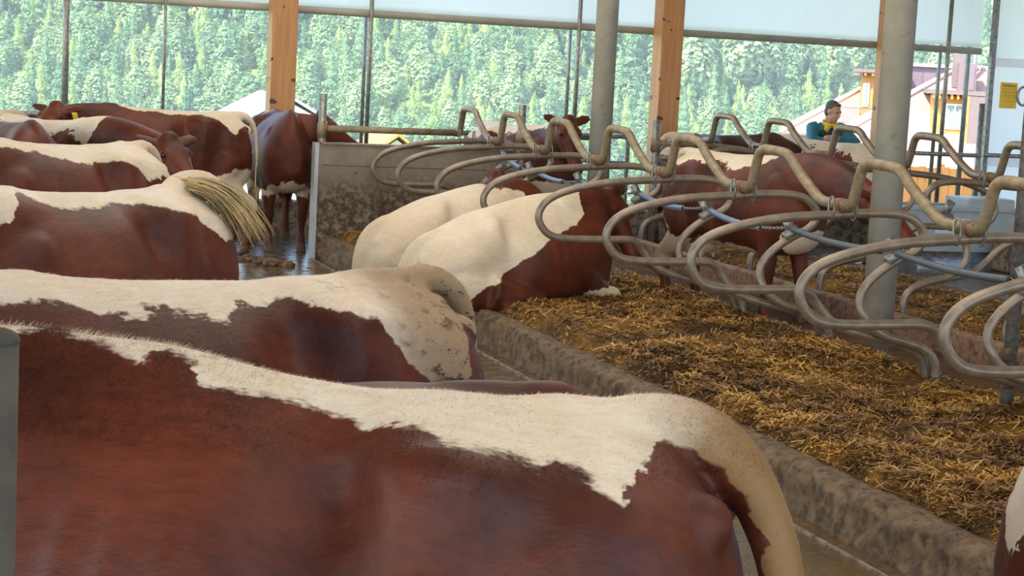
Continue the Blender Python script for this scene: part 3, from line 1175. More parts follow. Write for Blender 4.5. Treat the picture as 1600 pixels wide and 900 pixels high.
def cow(label, tail_at, heading, scale=1.0, top=None, bottom=None, voxel=.02, lying=False, neck=None, head_at=None, head_dir=None, head_up=(0, 0, 1),
        tail='hang', ground=0.0, tags=(), matkw={}, smooth=5, eyes=True, switch=M_SWITCH_DIRTY, fat=1.0, head_world=False, legs=True, udder=True, tilt=0.0, hoofs=True, roll=0.0, hump=0.0, brown_head=0.0, ribs=.012):
    h = math.radians(heading)
    c, s_ = math.cos(h), math.sin(h)
    ox, oy = tail_at[0] + .58 * scale * c, tail_at[1] + .58 * scale * s_
    root = empty('cow', (ox, oy, ground), h, scale)
    if roll: root.rotation_euler = (roll, 0, h)
    tag(root, label, 'cow', 'brown and white cows in the barn')

    def loc(p):
        dx, dy, dz = p[0] - ox, p[1] - oy, p[2] - ground
        return Vector(((dx * c + dy * s_) / scale, (-dx * s_ + dy * c) / scale, dz / scale))

    def locd(d):
        return Vector((d[0] * c + d[1] * s_, -d[0] * s_ + d[1] * c, d[2]))
    M = Mesh()
    torso(M, lying, fat=fat, hump=hump, ribs=ribs)
    dz = -.5 if lying else 0
    if legs and not lying:
        for s in (-1, 1):
            j = random.uniform(-.05, .05)
            limb(M, [(.60, s * .17, .90), (.57, s * .17, .70), (.59 + j * .5, s * .165, .42), (.585 + j, s * .16, .22), (.585 + j, s * .16, .125), (.615 + j, s * .16, .06)],
                 [.13, .095, .060, .037, .047, .048])
            hoof(M, .60 + j, s * .16)
            j = random.uniform(-.07, .07)
            limb(M, [(-.46, s * .17, .92), (-.40, s * .19, .72), (-.55 + j * .5, s * .18, .56), (-.675 + j, s * .17, .46), (-.655 + j, s * .165, .26), (-.645 + j, s * .165, .13), (-.61 + j, s * .165, .06)],
                 [.17, .135, .085, .060, .040, .047, .048])
            hoof(M, -.625 + j, s * .165)
        if udder:
            M.ell((-.38, 0, .60), (.19, .135, .125))
            for a in (-.44, -.31):
                for s in (-1, 1):
                    M.tube([(a, s * .07, .53), (a, s * .075, .44)], [.022, .014], 8)
    elif lying:
        for s in (-1, 1):
            M.ell((-.33, s * .24, .17), (.32, .12, .15), Matrix.Rotation(.25, 3, 'Y'))
            limb(M, [(-.25, s * .34, .16), (.0, s * .38, .11), (.15, s * .40, .085), (-.05, s * .44, .065), (-.2, s * .45, .06)], [.12, .085, .055, .04, .045])
            limb(M, [(.58, s * .22, .28), (.72, s * .24, .15), (.90, s * .22, .095), (.74, s * .28, .06), (.60, s * .29, .055)], [.12, .085, .058, .04, .045])
        M.ell((-.48, 0, .17), (.15, .14, .11))
    # neck and head
    P = Vector((1.22, 0, 1.36 + dz)) if head_at is None else (loc(head_at) if head_world else Vector(head_at))
    D = Vector((.72, 0, -.70)) if head_dir is None else (locd(head_dir) if head_world else Vector(head_dir))
    D.normalize()
    b0 = Vector((.52, 0, 1.08 + dz)); b1 = Vector((.86, 0, 1.13 + dz))
    Pe = P + D * .05 + Vector((0, 0, -.06))
    L = (Pe - b0).length
    back = (Pe - b1)
    c2 = Pe - (D * .35 + back.normalized() * .65).normalized() * L * .28
    path = bez(b0, b0 + Vector((.6, 0, .22)).normalized() * L * .38, c2, Pe, 16)
    n = len(path)
    ra = list(np.interp(np.linspace(0, 1, n), [0, .35, .7, 1], [.20, .145, .105, .095]))
    rb = list(np.interp(np.linspace(0, 1, n), [0, .35, .7, 1], [.27, .23, .165, .125]))
    M.tube(path, ra, 22, r2=rb)
    f, s, u = head(M, P, D, head_up, tilt)
    # tail
    tips = None
    if tail == 'hang':
        tp = [(-.52, 0, 1.30), (-.64, 0, 1.31), (-.735, .01, 1.26), (-.785, .015, 1.14), (-.80, .02, .95), (-.80, .02, .72), (-.80, .02, .52)]
        tr = [.045, .040, .033, .026, .021, .018, .016]
        tips = ((-.80, .02, .60), (0.02, 0, -1))
    elif tail == 'lift':
        tp = [(-.46, 0, 1.292), (-.56, 0, 1.308), (-.63, .0, 1.300), (-.695, .0, 1.260), (-.748, .0, 1.185), (-.790, .005, 1.08), (-.805, .01, .95), (-.803, .015, .78), (-.795, .02, .60)]
        tr = [.05, .055, .054, .050, .045, .041, .038, .033, .026]
        tips = ((-.78, .02, .66), (0.02, 0, -1))
    elif tail == 'flung':
        tp = [(-.46, .0, 1.29), (-.53, .0, 1.325), (-.58, .03, 1.350), (-.62, .08, 1.355), (-.66, .14, 1.325)]
        tr = [.055, .06, .055, .045, .030]
    elif tail == 'lie':
        tp = [(-.46, 0, .53), (-.60, 0, .49), (-.70, .02, .40), (-.755, .03, .27), (-.765, .05, .14), (-.74, .09, .06)]
        tr = [.052, .052, .046, .038, .030, .024]
        tips = ((-.755, .05, .12), (.25, .5, -.3))
    limb(M, tp, tr, 12)
    if brown_head:
        matkw = dict(matkw, ball=(P.x + D.x * .2, P.y + D.y * .2, P.z + D.z * .2, brown_head))
    mt = coat(label[:24] + ' coat', top, bottom, **matkw)
    body = remesh(M, 'body', voxel, smooth, mt, root)
    if tail == 'lift' or tail == 'hang' or tail == 'lie':
        strands('tail_switch', tips[0], tips[1], 70, .36 if tail != 'lie' else .2, .05, switch, root, .005, .10)
    if eyes:
        for q in (-1, 1):
            e = Mesh(); e.ell(P + f * .135 + s * (q * .112) + u * .025, (.022, .018, .02), Matrix((f, s, u)).transposed())
            e.build('eye', M_EYE, root)
        m = Mesh()
        for q in (-1, 1):
            m.ell(P + f * .545 + s * (q * .035) - u * .012, (.018, .014, .012), Matrix((f, s, u)).transposed(), 8, 6)
        m.build('nostrils', M_EYE, root)
    for q in tags:
        ep = P + s * (q * .20) + u * .0 + f * .012
        m = Mesh(); m.box((-.004, -.025, -.042), (.010, .025, .022), Matrix.Translation(ep + f * .03) @ Matrix((f, s, u)).transposed().to_4x4())
        m.build('ear_tag', M_TAG, root, smooth=False, bevel=.004)
    return root, body, mt, (P, f, s, u)


# A: nearest cow across the foreground
A_root, A_body, A_mat, _ = cow('nearest cow filling the foreground, white stripe along its back and tail lifted', (1.205, 2.868), 152.6, 1.0,
    top=[(-1, .2), (-.80, .2), (-.782, 1.06), (-.745, 1.175), (-.695, 1.245), (-.63, 1.285), (-.585, 1.285), (-.56, 1.26), (-.535, 1.222), (-.50, 1.235), (-.45, 1.252), (-.40, 1.245), (-.34, 1.26), (-.27, 1.28), (-.20, 1.305), (-.14, 1.30), (-.08, 1.28), (-.05, 1.295), (.03, 1.305), (.12, 1.318), (.19, 1.325), (.225, 1.325), (.25, 1.362), (.30, 1.372), (.335, 1.35), (.36, 1.36), (.42, 1.372), (.47, 1.385), (.52, 1.388), (.58, 1.378), (.64, 1.345), (.8, 1.33), (1, 1.36)],
    voxel=.0105, tail='lift', smooth=6, hump=.035, ribs=.036, matkw=dict(jag=.045, tan=1.0, tan_from=-.50, seed=1.0), eyes=True)
fuzz(A_body, 'coat_hair', A_mat, 60000, lambda p: .009 + .012 * np.clip((p[:, 0] - .05) / .4, 0, 1) * (p[:, 2] > 1.2), A_root,
     lambda co, no: (co[:, 2] > .8) * (co[:, 0] > -.85) * (co[:, 0] < .95) * (co[:, 1] > -.35) * (.12 + 1.5 * (co[:, 2] > 1.24)), 3, lift=.8, flow=(-.30, 0, -.85))

# P: small brown back between the two nearest cows
cow('low brown back just visible between the two nearest cows', (1.36, 4.02), 172, .875,
    top=[(-1, 1.6), (1, 1.6)], voxel=.02, tail='hang', matkw=dict(seed=2.0), eyes=False)

# B: second cow, dung on the rump
B_root, B_body, B_mat, _ = cow('second nearest cow facing left, pale rump smeared with dung', (1.27, 4.86), -154, 1.0,
    top=[(-1, .3), (-.80, .3), (-.74, 1.12), (-.64, 1.22), (-.56, 1.08), (-.46, 1.06), (-.36, 1.13), (-.26, 1.24), (-.16, 1.275), (.0, 1.29), (.15, 1.27), (.3, 1.285), (.45, 1.265), (.6, 1.325), (.75, 1.30), (1, 1.36)],
    voxel=.013, tail='hang', smooth=6, matkw=dict(jag=.07, tan=.8, tan_from=-.25, mud=.9, seed=3.0), switch=M_SWITCH_DIRTY)
fuzz(B_body, 'coat_hair', B_mat, 26000, .012, B_root, lambda co, no: (co[:, 2] > 1.0) * (co[:, 0] < .9) * (co[:, 1] > -.3) * (.2 + (co[:, 2] > 1.2)), 5, lift=.5)

# C: third cow, tail flung over the rump
C_root, C_body, C_mat, _ = cow('third cow from the front with its tail flung over its rump', (1.03, 7.80), -130, 1.0,
    top=[(-1, 1.06), (-.72, 1.06), (-.60, 1.14), (-.50, 1.13), (-.40, 1.19), (-.26, 1.25), (-.1, 1.290), (.15, 1.295), (.35, 1.285), (.5, 1.33), (.60, 1.36), (.75, 1.27), (1, 1.25)],
    voxel=.016, tail='flung', matkw=dict(jag=.035, seed=4.0, tan=.2))
M = Mesh()
for k in range(260):
    a = random.gauss(0, 1)
    p = Vector((-.50 - random.uniform(0, .11), random.uniform(.0, .12), 1.345 + random.uniform(-.02, .03)))
    side = random.uniform(0, 1)
    d = Vector((-.30 + random.gauss(0, .12), .90 + random.gauss(0, .10), -.12)).normalized()
    L = random.uniform(.2, .40); line = []
    for i in range(8):
        line.append(p.copy()); p = p + d * (L / 7)
        d = (d + Vector((random.gauss(0, .04), random.gauss(0, .05), -.21))).normalized()
    M.tube(line, [.0045 * (1 - .75 * i / 7) for i in range(8)], 3)
M.build('tail_switch', M_SWITCH_WHITE, C_root, recalc=False)

# D: fourth cow
cow('fourth cow from the front, rump turned right before the cow with lowered head', (1.20, 11.2), -134, 1.0,
    top=[(-1, .95), (-.72, 1.0), (-.62, 1.12), (-.5, 1.16), (-.38, 1.12), (-.25, 1.215), (-.12, 1.25), (.05, 1.24), (.2, 1.25), (.4, 1.28), (.6, 1.33), (.8, 1.34), (1, 1.34)],
    voxel=.019, matkw=dict(jag=.05, seed=5.0, tan=.2), switch=M_SWITCH_WHITE)

# E: cow facing the camera-right, white withers
cow('cow with jagged white patch on its withers, head turned right behind the fourth cow', (.62, 15.0), -66, .99,
    top=[(-1, 1.18), (-.5, 1.18), (-.2, 1.18), (.1, 1.16), (.3, 1.22), (.5, 1.25), (.66, 1.27), (.76, 1.26), (.90, 1.22), (.95, 1.3), (1, 1.6)],
    voxel=.02, head_at=(1.60, 13.05, 1.235), head_dir=(.40, -.72, -.66), head_world=True, matkw=dict(jag=.24, seed=6.3))

# F: long cow in profile before the open wall
cow('brown cow in profile before the railing, white belly and long white tail', (2.78, 17.55), -170, 1.0,
    top=[(-1, .0), (-.80, .0), (-.765, .45), (-.72, .9), (-.66, 1.19), (-.58, 1.19), (-.48, 1.15), (-.36, 1.27), (-.22, 1.305), (-.05, 1.285), (.15, 1.305), (.4, 1.33), (.55, 1.37), (.7, 1.6), (1, 1.6)],
    bottom=[(-1, .80), (-.7, .82), (-.5, .80), (-.3, .74), (-.1, .70), (.1, .60), (.3, .4), (1, .4)],
    voxel=.02, head_at=(1.13, .12, 1.29), head_dir=(.6, .62, -.5), tags=(1,), switch=M_SWITCH_DIRTY, matkw=dict(jag=.06, seed=7.0))

# G: leftmost back
cow('dark red cow at the left edge seen end on, left of the white patched cow', (.45, 14.5), -78, .985,
    top=[(-1, 1.33), (-.3, 1.335), (.0, 1.32), (.3, 1.6), (1, 1.6)], voxel=.02, head_at=(1.1, -.35, 1.0), head_dir=(.5, -.6, -.6), matkw=dict(seed=8.0))
# Q: cow behind at the railing, tan rump
cow('pale rumped cow at the railing behind the dark red cow', (.76, 18.1), 176, .93,
    top=[(-1, .8), (-.4, .9), (-.2, 1.15), (.2, 1.2), (.6, 1.25), (1, 1.2)], voxel=.022, head_at=(1.08, .25, 1.38), head_dir=(.45, .6, -.6),
    matkw=dict(seed=9.0, tan=.4, brown=(.06, .025, .018)))

# H: red cow seen from the front beside the concrete wall
cow('red cow standing front on beside the concrete end wall, white brisket, head turned', (3.40, 18.92), -93, 1.0,
    top=[(-1, 1.6), (1, 1.6)], bottom=[(-1, .72), (-.3, .70), (.0, .60), (.4, .58), (.62, .60), (.78, .66), (.9, .70), (1, .70)],
    voxel=.017, head_at=(3.60, 17.60, 1.295), head_dir=(.78, -.05, -.50), head_world=True, tags=(-1,), matkw=dict(jag=.14, seed=10.0, zlow=.54), fat=1.02)

# J: cow beyond the end of the front row, head towards the camera
cow('cow with white back looking over the dividers left of the far column', (5.62, 18.75), -72, .985,
    top=[(-1, 1.15), (-.5, 1.17), (-.2, 1.22), (.2, 1.25), (.5, 1.29), (.7, 1.33), (.8, 1.6), (1, 1.6)], bottom=[(-1, .62), (.3, .66), (.7, .78), (1, .8)],
    voxel=.02, head_at=(5.93, 17.05, 1.385), head_dir=(.10, -.50, -.86), head_world=True, matkw=dict(jag=.09, seed=11.0))

# K: cow standing in the passage behind the dividers
cow('standing brown cow behind the dividers, pale rump and legs, head lowered behind near column', (5.58, 13.1), -71, .91,
    top=[(-1, 1.20), (-.62, 1.20), (-.5, 1.19), (-.4, 1.27), (-.25, 1.265), (.0, 1.25), (.2, 1.23), (.35, 1.26), (.5, 1.33), (.6, 1.6), (1, 1.6)],
    bottom=[(-1, .80), (-.72, .85), (-.6, .72), (-.45, .62), (.0, .61), (.40, .64), (.48, .30), (.66, .30), (.74, .75), (1, .8)],
    voxel=.016, head_at=(6.02, 10.98, 1.17), head_dir=(.28, -.72, -.62), head_world=True, ground=.13, matkw=dict(jag=.10, seed=12.0, tan=.3))

# L and M behind the far row
cow('white and red cow in front of the leaning man', (9.72, 17.75), 122, .95,
    top=[(-1, .9), (-.52, .95), (-.42, 1.16), (-.2, 1.235), (.1, 1.23), (.3, 1.22), (.5, 1.24), (.7, 1.24), (1, 1.2)], voxel=.02, eyes=False, head_at=(1.12, .1, .95), head_dir=(.6, 0, -.8), matkw=dict(jag=.22, seed=13.0))
cow('dark backed cow behind the rails right of the second timber post', (7.60, 18.3), 6, .965,
    top=[(-1, 1.1), (-.5, 1.1), (-.40, 1.28), (-.2, 1.6), (1, 1.6)], voxel=.02, eyes=False, head_at=(1.15, -.1, 1.0), head_dir=(.7, 0, -.7), matkw=dict(seed=14.0, brown=(.085, .028, .018)))

# N: rump at the right edge of the foreground
cow('brown and white rump at the right edge of the foreground', (2.11, 2.80), 16, 1.04,
    top=[(-1, 1.6), (-.735, 1.6), (-.71, 1.0), (-.66, 1.10), (-.55, 1.20), (-.4, 1.24), (-.2, 1.27), (.2, 1.29), (1, 1.3)], voxel=.014, matkw=dict(jag=.05, seed=15.0), tail='hang', switch=M_SWITCH_WHITE)

# I: the two lying cows of the front row
cow('white lying cow nearer the end wall, head turned back', (3.32, 13.72), 14, .98, lying=True, ground=.17,
    top=[(-1, .0), (-.2, .0), (.1, .1), (.4, .35), (.6, .5), (.75, 1.6), (1, 1.6)], voxel=.018, tail='lie', head_at=(4.44, 14.3, .99), head_dir=(-.50, -.10, -.55), head_world=True, brown_head=.42,
    matkw=dict(jag=.06, seed=16.0, zlow=-1, tan=.12), bottom=[(-1, 0), (1, 0)], switch=M_SWITCH_WHITE)
cow('lying cow nearer the camera, white hindquarters and brown flank', (3.34, 12.42), 15, 1.0, lying=True, ground=.17,
    top=[(-1, .0), (-.56, .0), (-.46, .10), (-.3, .20), (-.12, .30), (.05, .42), (.22, .54), (.40, .60), (.52, .64), (.62, .70), (.70, 1.6), (1, 1.6)],
    bottom=[(-1, 0), (.55, 0), (.60, .16), (1, .20)], voxel=.015, tail='lie', head_at=(4.88, 12.98, .99), head_dir=(.34, -.36, -.86), head_world=True,
    matkw=dict(jag=.06, seed=17.0, zlow=-1, tan=.12), switch=M_SWITCH_WHITE)
# O: cow at the right edge, far row
cow('lying cow at the right edge beyond the far row, pale rump', (11.75, 16.3), 8, .97, lying=True, ground=.33,
    top=[(-1, .15), (-.5, .2), (-.2, .3), (.1, .5), (.4, .6), (.62, .62), (1, .62)], voxel=.02, tail='lie', matkw=dict(seed=18.0, zlow=-1, tan=.4), bottom=[(-1, 0), (1, .0)])

# ------------------------------------------------------------------ the man at the railing
def man():
    root = empty('person', (10.12, 19.96, .03)); tag(root, 'person in dark teal jacket with yellow collar leaning folded arms on the railing', 'person')
    skin = simple('skin', (.52, .27, .19), .5, 0, .08)
    teal = simple('teal jacket', (.03, .16, .19), .75, 0, .15)
    navy = simple('dark jacket yoke', (.015, .05, .065), .75, 0, .15)
    yel = simple('yellow collar cloth', (.78, .50, .05), .7, 0, .1)
    hairm = simple('short dark hair', (.085, .07, .062), .7, 0, .3, 40)
    blue = simple('work trousers', (.03, .05, .09), .8, 0, .15)
    V = Vector
    H = V((0, -.33, 1.535)); f = V((.50, -.80, -.34)).normalized(); s = V((0, 0, 1)).cross(f).normalized(); u = f.cross(s)
    R3 = Matrix((f, s, u)).transposed()
    M = Mesh()
    # head: skull, jaw, nose, lips, ears
    M.ell(H + u * .025 - f * .012, (.095, .075, .098), R3, 20, 14)
    M.ell(H + f * .03 - u * .045, (.066, .058, .075), R3, 18, 12)
    M.ell(H + f * .062 - u * .092, (.028, .034, .022), R3)
    M.tube([H + f * .080 + u * .022, H + f * .102 - u * .012, H + f * .106 - u * .026], [.010, .014, .012], 8)
    for q in (-1, 1):
        M.ell(H + f * .098 - u * .026 + s * q * .011, (.010, .009, .008), R3)
        M.ell(H - f * .01 + s * q * .078 - u * .005, (.020, .008, .032), R3)
        M.ell(H + f * .072 + u * .032 + s * q * .034, (.016, .024, .010), R3)      # brow
        M.ell(H + f * .066 - u * .02 + s * q * .042, (.022, .02, .02), R3)         # cheek
    M.ell(H + f * .086 - u * .058, (.010, .024, .006), R3); M.ell(H + f * .083 - u * .070, (.010, .021, .007), R3)
    M.tube([H - u * .05 - f * .02, V((0, -.245, 1.40)), V((0, -.20, 1.33))], [.055, .056, .065], 16)
    # trunk under the clothes
    M.tube([V((0, .03, .90)), V((0, -.02, 1.02)), V((0, -.11, 1.16)), V((0, -.18, 1.30)), V((0, -.22, 1.37))], [.15, .14, .155, .165, .08], 20, r2=[.10, .095, .105, .10, .06])
    arms = {}
    for q in (-1, 1):
        sh = V((q * .185, -.20, 1.335)); el = V((q * .285, -.40, 1.185)); wr = V((q * -.03, -.475 - .035 * q, 1.205 + .025 * q)); hd = V((q * -.12, -.465 - .035 * q, 1.215 + .025 * q))
        M.tube([sh, sh.lerp(el, .5), el], [.056, .050, .043], 14)
        M.tube([el, el.lerp(wr, .35), wr], [.043, .041, .029], 14)
        M.ell(wr.lerp(hd, .6), (.05, .024, .038), None)
        for k in range(4):
            b = hd + V((q * .01, -.012, .026 - .018 * k)); L = (.032, .037, .034, .026)[k]
            M.tube([b, b + V((-q * L, -.004, -.004)), b + V((-q * L * 1.7, .012, -.012)), b + V((-q * L * 2.0, .03, -.02))], [.009, .0088, .008, .0065], 8)
        tb = wr + V((-q * .02, -.018, .025)); M.tube([tb, tb + V((-q * .025, -.012, .022)), tb + V((-q * .052, -.008, .028))], [.011, .010, .008], 8)
        arms[q] = (sh, el, wr)
        hp = V((q * .095, .04, .90)); kn = V((q * .11, .05, .48)); an = V((q * .115, .10, .09))
        M.tube([hp, kn, an], [.085, .055, .038], 14); M.ell(an + V((0, -.06, -.05)), (.045, .12, .035))
    remesh(M, 'body', .0085, 4, skin, root)
    J = Mesh()
    J.tube([V((0, .02, .84)), V((0, -.01, .95)), V((0, -.05, 1.05)), V((0, -.12, 1.17)), V((0, -.185, 1.30)), V((0, -.225, 1.372)), V((0, -.232, 1.39))],
           [.185, .175, .175, .188, .198, .13, .07], 24, r2=[.13, .125, .12, .125, .118, .09, .055])
    for q in (-1, 1):
        sh, el, wr = arms[q]
        J.tube([sh + V((-q * .05, 0, .01)), sh, sh.lerp(el, .5), el], [.075, .080, .070, .062], 16)
        J.tube([el, el.lerp(wr, .4), el.lerp(wr, .9)], [.062, .058, .044], 16)
        J.ell(el, (.062, .062, .062))
    remesh(J, 'jacket', .010, 5, teal, root)
    Yk = Mesh()
    Yk.ell((0, -.272, 1.27), (.135, .05, .085)); remesh(Yk, 'jacket_yoke', .010, 4, navy, root)
    Cc = Mesh()
    ring = []
    for a in np.linspace(-2.6, 2.6, 22):
        ring.append(V((.078 * math.sin(a), -.243 - .062 * math.cos(a) - .01, 1.395 - .022 * math.cos(a))))
    Cc.tube(ring, .014, 8, r2=.032)
    for q in (-1, 1):
        Cc.prism([(q * .012, 1.375), (q * .085, 1.39), (q * .10, 1.325), (q * .05, 1.29)], 1, -.335, -.318)
    Cc.build('collar', yel, root)
    St = Mesh(); St.box((-.07, -.325, 1.235), (.06, -.31, 1.247)); St.box((.045, -.335, 1.19), (.085, -.315, 1.235)); St.build('chest_stripe', yel, root, smooth=False)
    Hr = Mesh()
    Hr.ell(H + u * .048 - f * .030, (.088, .080, .084), R3, 20, 14)
    Hr.ell(H - f * .045 + u * .0, (.062, .076, .085), R3)
    Hr.ell(H + f * .030 + u * .100, (.036, .056, .018), R3)
    remesh(Hr, 'hair', .008, 3, hairm, root)
    T = Mesh()
    for q in (-1, 1):
        T.tube([V((q * .085, .03, .93)), V((q * .10, .04, .82)), V((q * .112, .05, .48)), V((q * .115, .09, .10))], [.105, .105, .075, .065], 16)
    T.tube([V((0, .03, .82)), V((0, .03, .98))], [.16, .165], 20, r2=[.115, .115]); remesh(T, 'trousers', .014, 4, blue, root)
    e = Mesh()
    for q in (-1, 1):
        e.ell(H + f * .083 + u * .017 + s * q * .032, (.007, .011, .008), R3)
    e.build('eyes', M_EYE, root)
    for q in (-1, 1):
        b = Mesh(); b.ell((q * .115, .02, .045), (.05, .14, .045)); b.ell((q * .115, .09, .10), (.055, .055, .07)); remesh(b, 'boot', .012, 3, M_BLACK, root)


man()

# ------------------------------------------------------------------ drinking trough and third bed on the right
kb = Mesh(); kb.box((10.9, 3, 0), (14.9, 17.3, .33)); struct(kb.build('trim_bed_right', M_PLINTH, smooth=False, bevel=.03), 'raised concrete bed on the right')
tr = empty('water_trough', (10.62, 17.75, 0)); tag(tr, 'pale blue grey drinking trough with green letters behind the far row', 'trough')
M_TROUGH = simple('trough plastic', (.42, .47, .52), .4, 0, .06)
M_PANEL = simple('white panel', (.75, .76, .76), .5, 0, .04)
M_GREEN = simple('green lettering', (.02, .22, .12), .5, 0, .05)
m = Mesh()
out = [(-.72, .34), (-.66, .16), (.66, .16), (.72, .34), (.72, .62), (-.72, .62)]
m.prism(out, 1, -.27, -.24); m.prism(out, 1, .24, .27)
m.prism([(-.72, .34), (-.66, .16), (-.63, .16), (-.69, .34), (-.69, .62), (-.72, .62)], 1, -.24, .24)
m.prism([(.72, .34), (.66, .16), (.63, .16), (.69, .34), (.69, .62), (.72, .62)], 1, -.24, .24)
m.box((-.66, -.24, .16), (.66, .24, .19)); m.box((-.75, -.30, .60), (.75, -.24, .65)); m.box((-.75, .24, .60), (.75, .30, .65))
m.build('basin', M_TROUGH, tr, smooth=False, bevel=.008)
m = Mesh(); m.box((-.69, -.24, .54), (.69, .24, .55)); W_ = simple('water', (.05, .09, .12), .05); m.build('water', W_, tr, smooth=False)
m = Mesh(); m.box((.10, -.25, .55), (.68, .25, .74)); m.build('float_cover', M_TROUGH, tr, smooth=False, bevel=.02)
for x in (-.5, .5):
    m = Mesh(); m.box((x - .04, -.24, 0), (x + .04, .24, .17)); m.build('leg', M_STEEL, tr, smooth=False)
m = Mesh(); m.box((-.30, -.28, .36), (.12, -.272, .52)); m.build('label_panel', M_PANEL, tr, smooth=False)
text('IO', .12, (-.09, -.283, .44), M_GREEN, 'lettering', tr)

fe = empty('board_fence', (14.2, 24.0, 0)); tag(fe, 'orange wooden board fence outside beyond the trough', 'fence')
M_ORANGE = wood('orange larch boards', (.50, .22, .06), (.40, .17, .045), (9, 9, .6))
m = Mesh()
for k in range(34):
    x = -2.2 + k * .13
    m.box((x, -.012, .02), (x + .115, .012, .74 + .01 * (k % 3)))
m.build('boards', M_ORANGE, fe, smooth=False)
m = Mesh(); m.box((-2.2, .012, .15), (2.2, .05, .22)); m.box((-2.2, .012, .55), (2.2, .05, .62)); m.build('back_rail', M_ORANGE, fe, smooth=False)
for x in (-2.15, 0, 2.1):
    m = Mesh(); m.box((x, .05, -.05), (x + .08, .13, .8)); m.build('post', M_ORANGE, fe, smooth=False)


# ------------------------------------------------------------------ land outside
def land(x, y):
    z = np.interp(y, [19.7, 24, 60, 95, 150, 205, 420, 470, 520], [-.02, -.15, -5.5, -10.5, -17.0, -20.0, 42.0, 48.0, 46.0])
    p = np.stack([x * .035, y * .035, 0 * x], 1)
    return z + (fbm(p, 71, 3) - .5) * np.interp(y, [24, 60, 200, 400], [0, 1.0, 3, 8])


M_GRASS = NT('meadow grass')
_co = M_GRASS.obj(); M_GRASS.base(M_GRASS.mix(M_GRASS.ramp(M_GRASS.noise(_co, .6, 5, .7), .35, .65), (.16, .27, .05), (.28, .38, .09))); M_GRASS.set(Roughness=.9); M_GRASS = M_GRASS.m
G = grid('ground_outside', -130, 380, 19.74, 520, 140, 160, land, M_GRASS); G.name = 'floor_meadow'; struct(G, 'meadow and hillside beyond the barn')


def needle_tree(kind, n, seed):
    """tree of ragged leaf tufts, unit height; returns verts (n*4,3), trunk separately"""
    r = np.random.default_rng(seed)
    if kind == 'broad':
        th = r.random(n) * 6.283
        ph = np.arccos(1 - 2 * r.random(n) * .95)
        rad = (.72 + .28 * r.random(n)) * (1 + .22 * np.sin(3 * th + seed) * np.sin(2 * ph))
        c = np.stack([.27 * rad * np.sin(ph) * np.cos(th), .27 * rad * np.sin(ph) * np.sin(th), .56 + .42 * rad * np.cos(ph)], 1)
        size = .024 + .022 * r.random(n)
        out = c - [0, 0, .5]
    else:
        h = r.random(n) ** .85
        wid = .20 if kind == 'spruce' else .23
        prof = wid * (1 - h) ** .8 * (.75 + .25 * np.sin(h * (46 if kind == 'spruce' else 23) + seed))
        th = r.random(n) * 6.283
        lob = 1 + .18 * np.sin(5 * th + 9 * h)
        rr = prof * lob * (.55 + .45 * np.sqrt(r.random(n)))
        c = np.stack([rr * np.cos(th), rr * np.sin(th), .06 + .94 * h - .12 * rr], 1)
        size = (.014 + .020 * r.random(n)) * (1.15 - .6 * h)
        out = np.stack([np.cos(th), np.sin(th), -.25 + 0 * th], 1)
    out = out / (np.linalg.norm(out, axis=1, keepdims=True) + 1e-6)
    nm = out + [0, 0, .35] + r.normal(0, .42, (n, 3)); nm /= np.linalg.norm(nm, axis=1, keepdims=True)
    a = np.cross(nm, r.normal(0, 1, (n, 3))); a /= np.linalg.norm(a, axis=1, keepdims=True)
    b = np.cross(nm, a)
    s = size[:, None]
    q = np.concatenate([c - a * s * .9, c + b * s * .62, c + a * s * 1.25, c - b * s * .62], 1).reshape(-1, 3)
    return q


def quads(name, v, mats, extra=None, tone=None):
    n = len(v) // 4
    me = bpy.data.meshes.new(name)
    ev, ef = extra if extra else (np.zeros((0, 3)), np.zeros((0, 4), int))
    V = np.concatenate([v, ev]); Fq = np.concatenate([np.arange(4 * n).reshape(-1, 4), np.asarray(ef, int).reshape(-1, 4) + 4 * n])
    me.vertices.add(len(V)); me.vertices.foreach_set('co', V.ravel().astype(np.float32))
    me.loops.add(Fq.size); me.loops.foreach_set('vertex_index', Fq.ravel().astype(np.int32))
    me.polygons.add(len(Fq)); me.polygons.foreach_set('loop_start', np.arange(len(Fq)) * 4); me.polygons.foreach_set('loop_total', np.full(len(Fq), 4))
    mi = np.zeros(len(Fq), int); mi[n:] = 1
    me.polygons.foreach_set('material_index', mi)
    me.update()
    if tone is not None:
        at = me.attributes.new('tone', 'FLOAT', 'POINT'); at.data.foreach_set('value', np.asarray(tone, np.float32))
    for m_ in mats: me.materials.append(m_)
    return me


def trunk(r0=.018, r1=.005, top=.9, seg=6):
    a = np.arange(seg) * 2 * math.pi / seg
    v = np.concatenate([np.stack([r * np.cos(a), r * np.sin(a), np.full(seg, z)], 1) for r, z in ((r0, -.04), (r1, top))])
    f = [(i, (i + 1) % seg, seg + (i + 1) % seg, seg + i) for i in range(seg)]
    return v, f


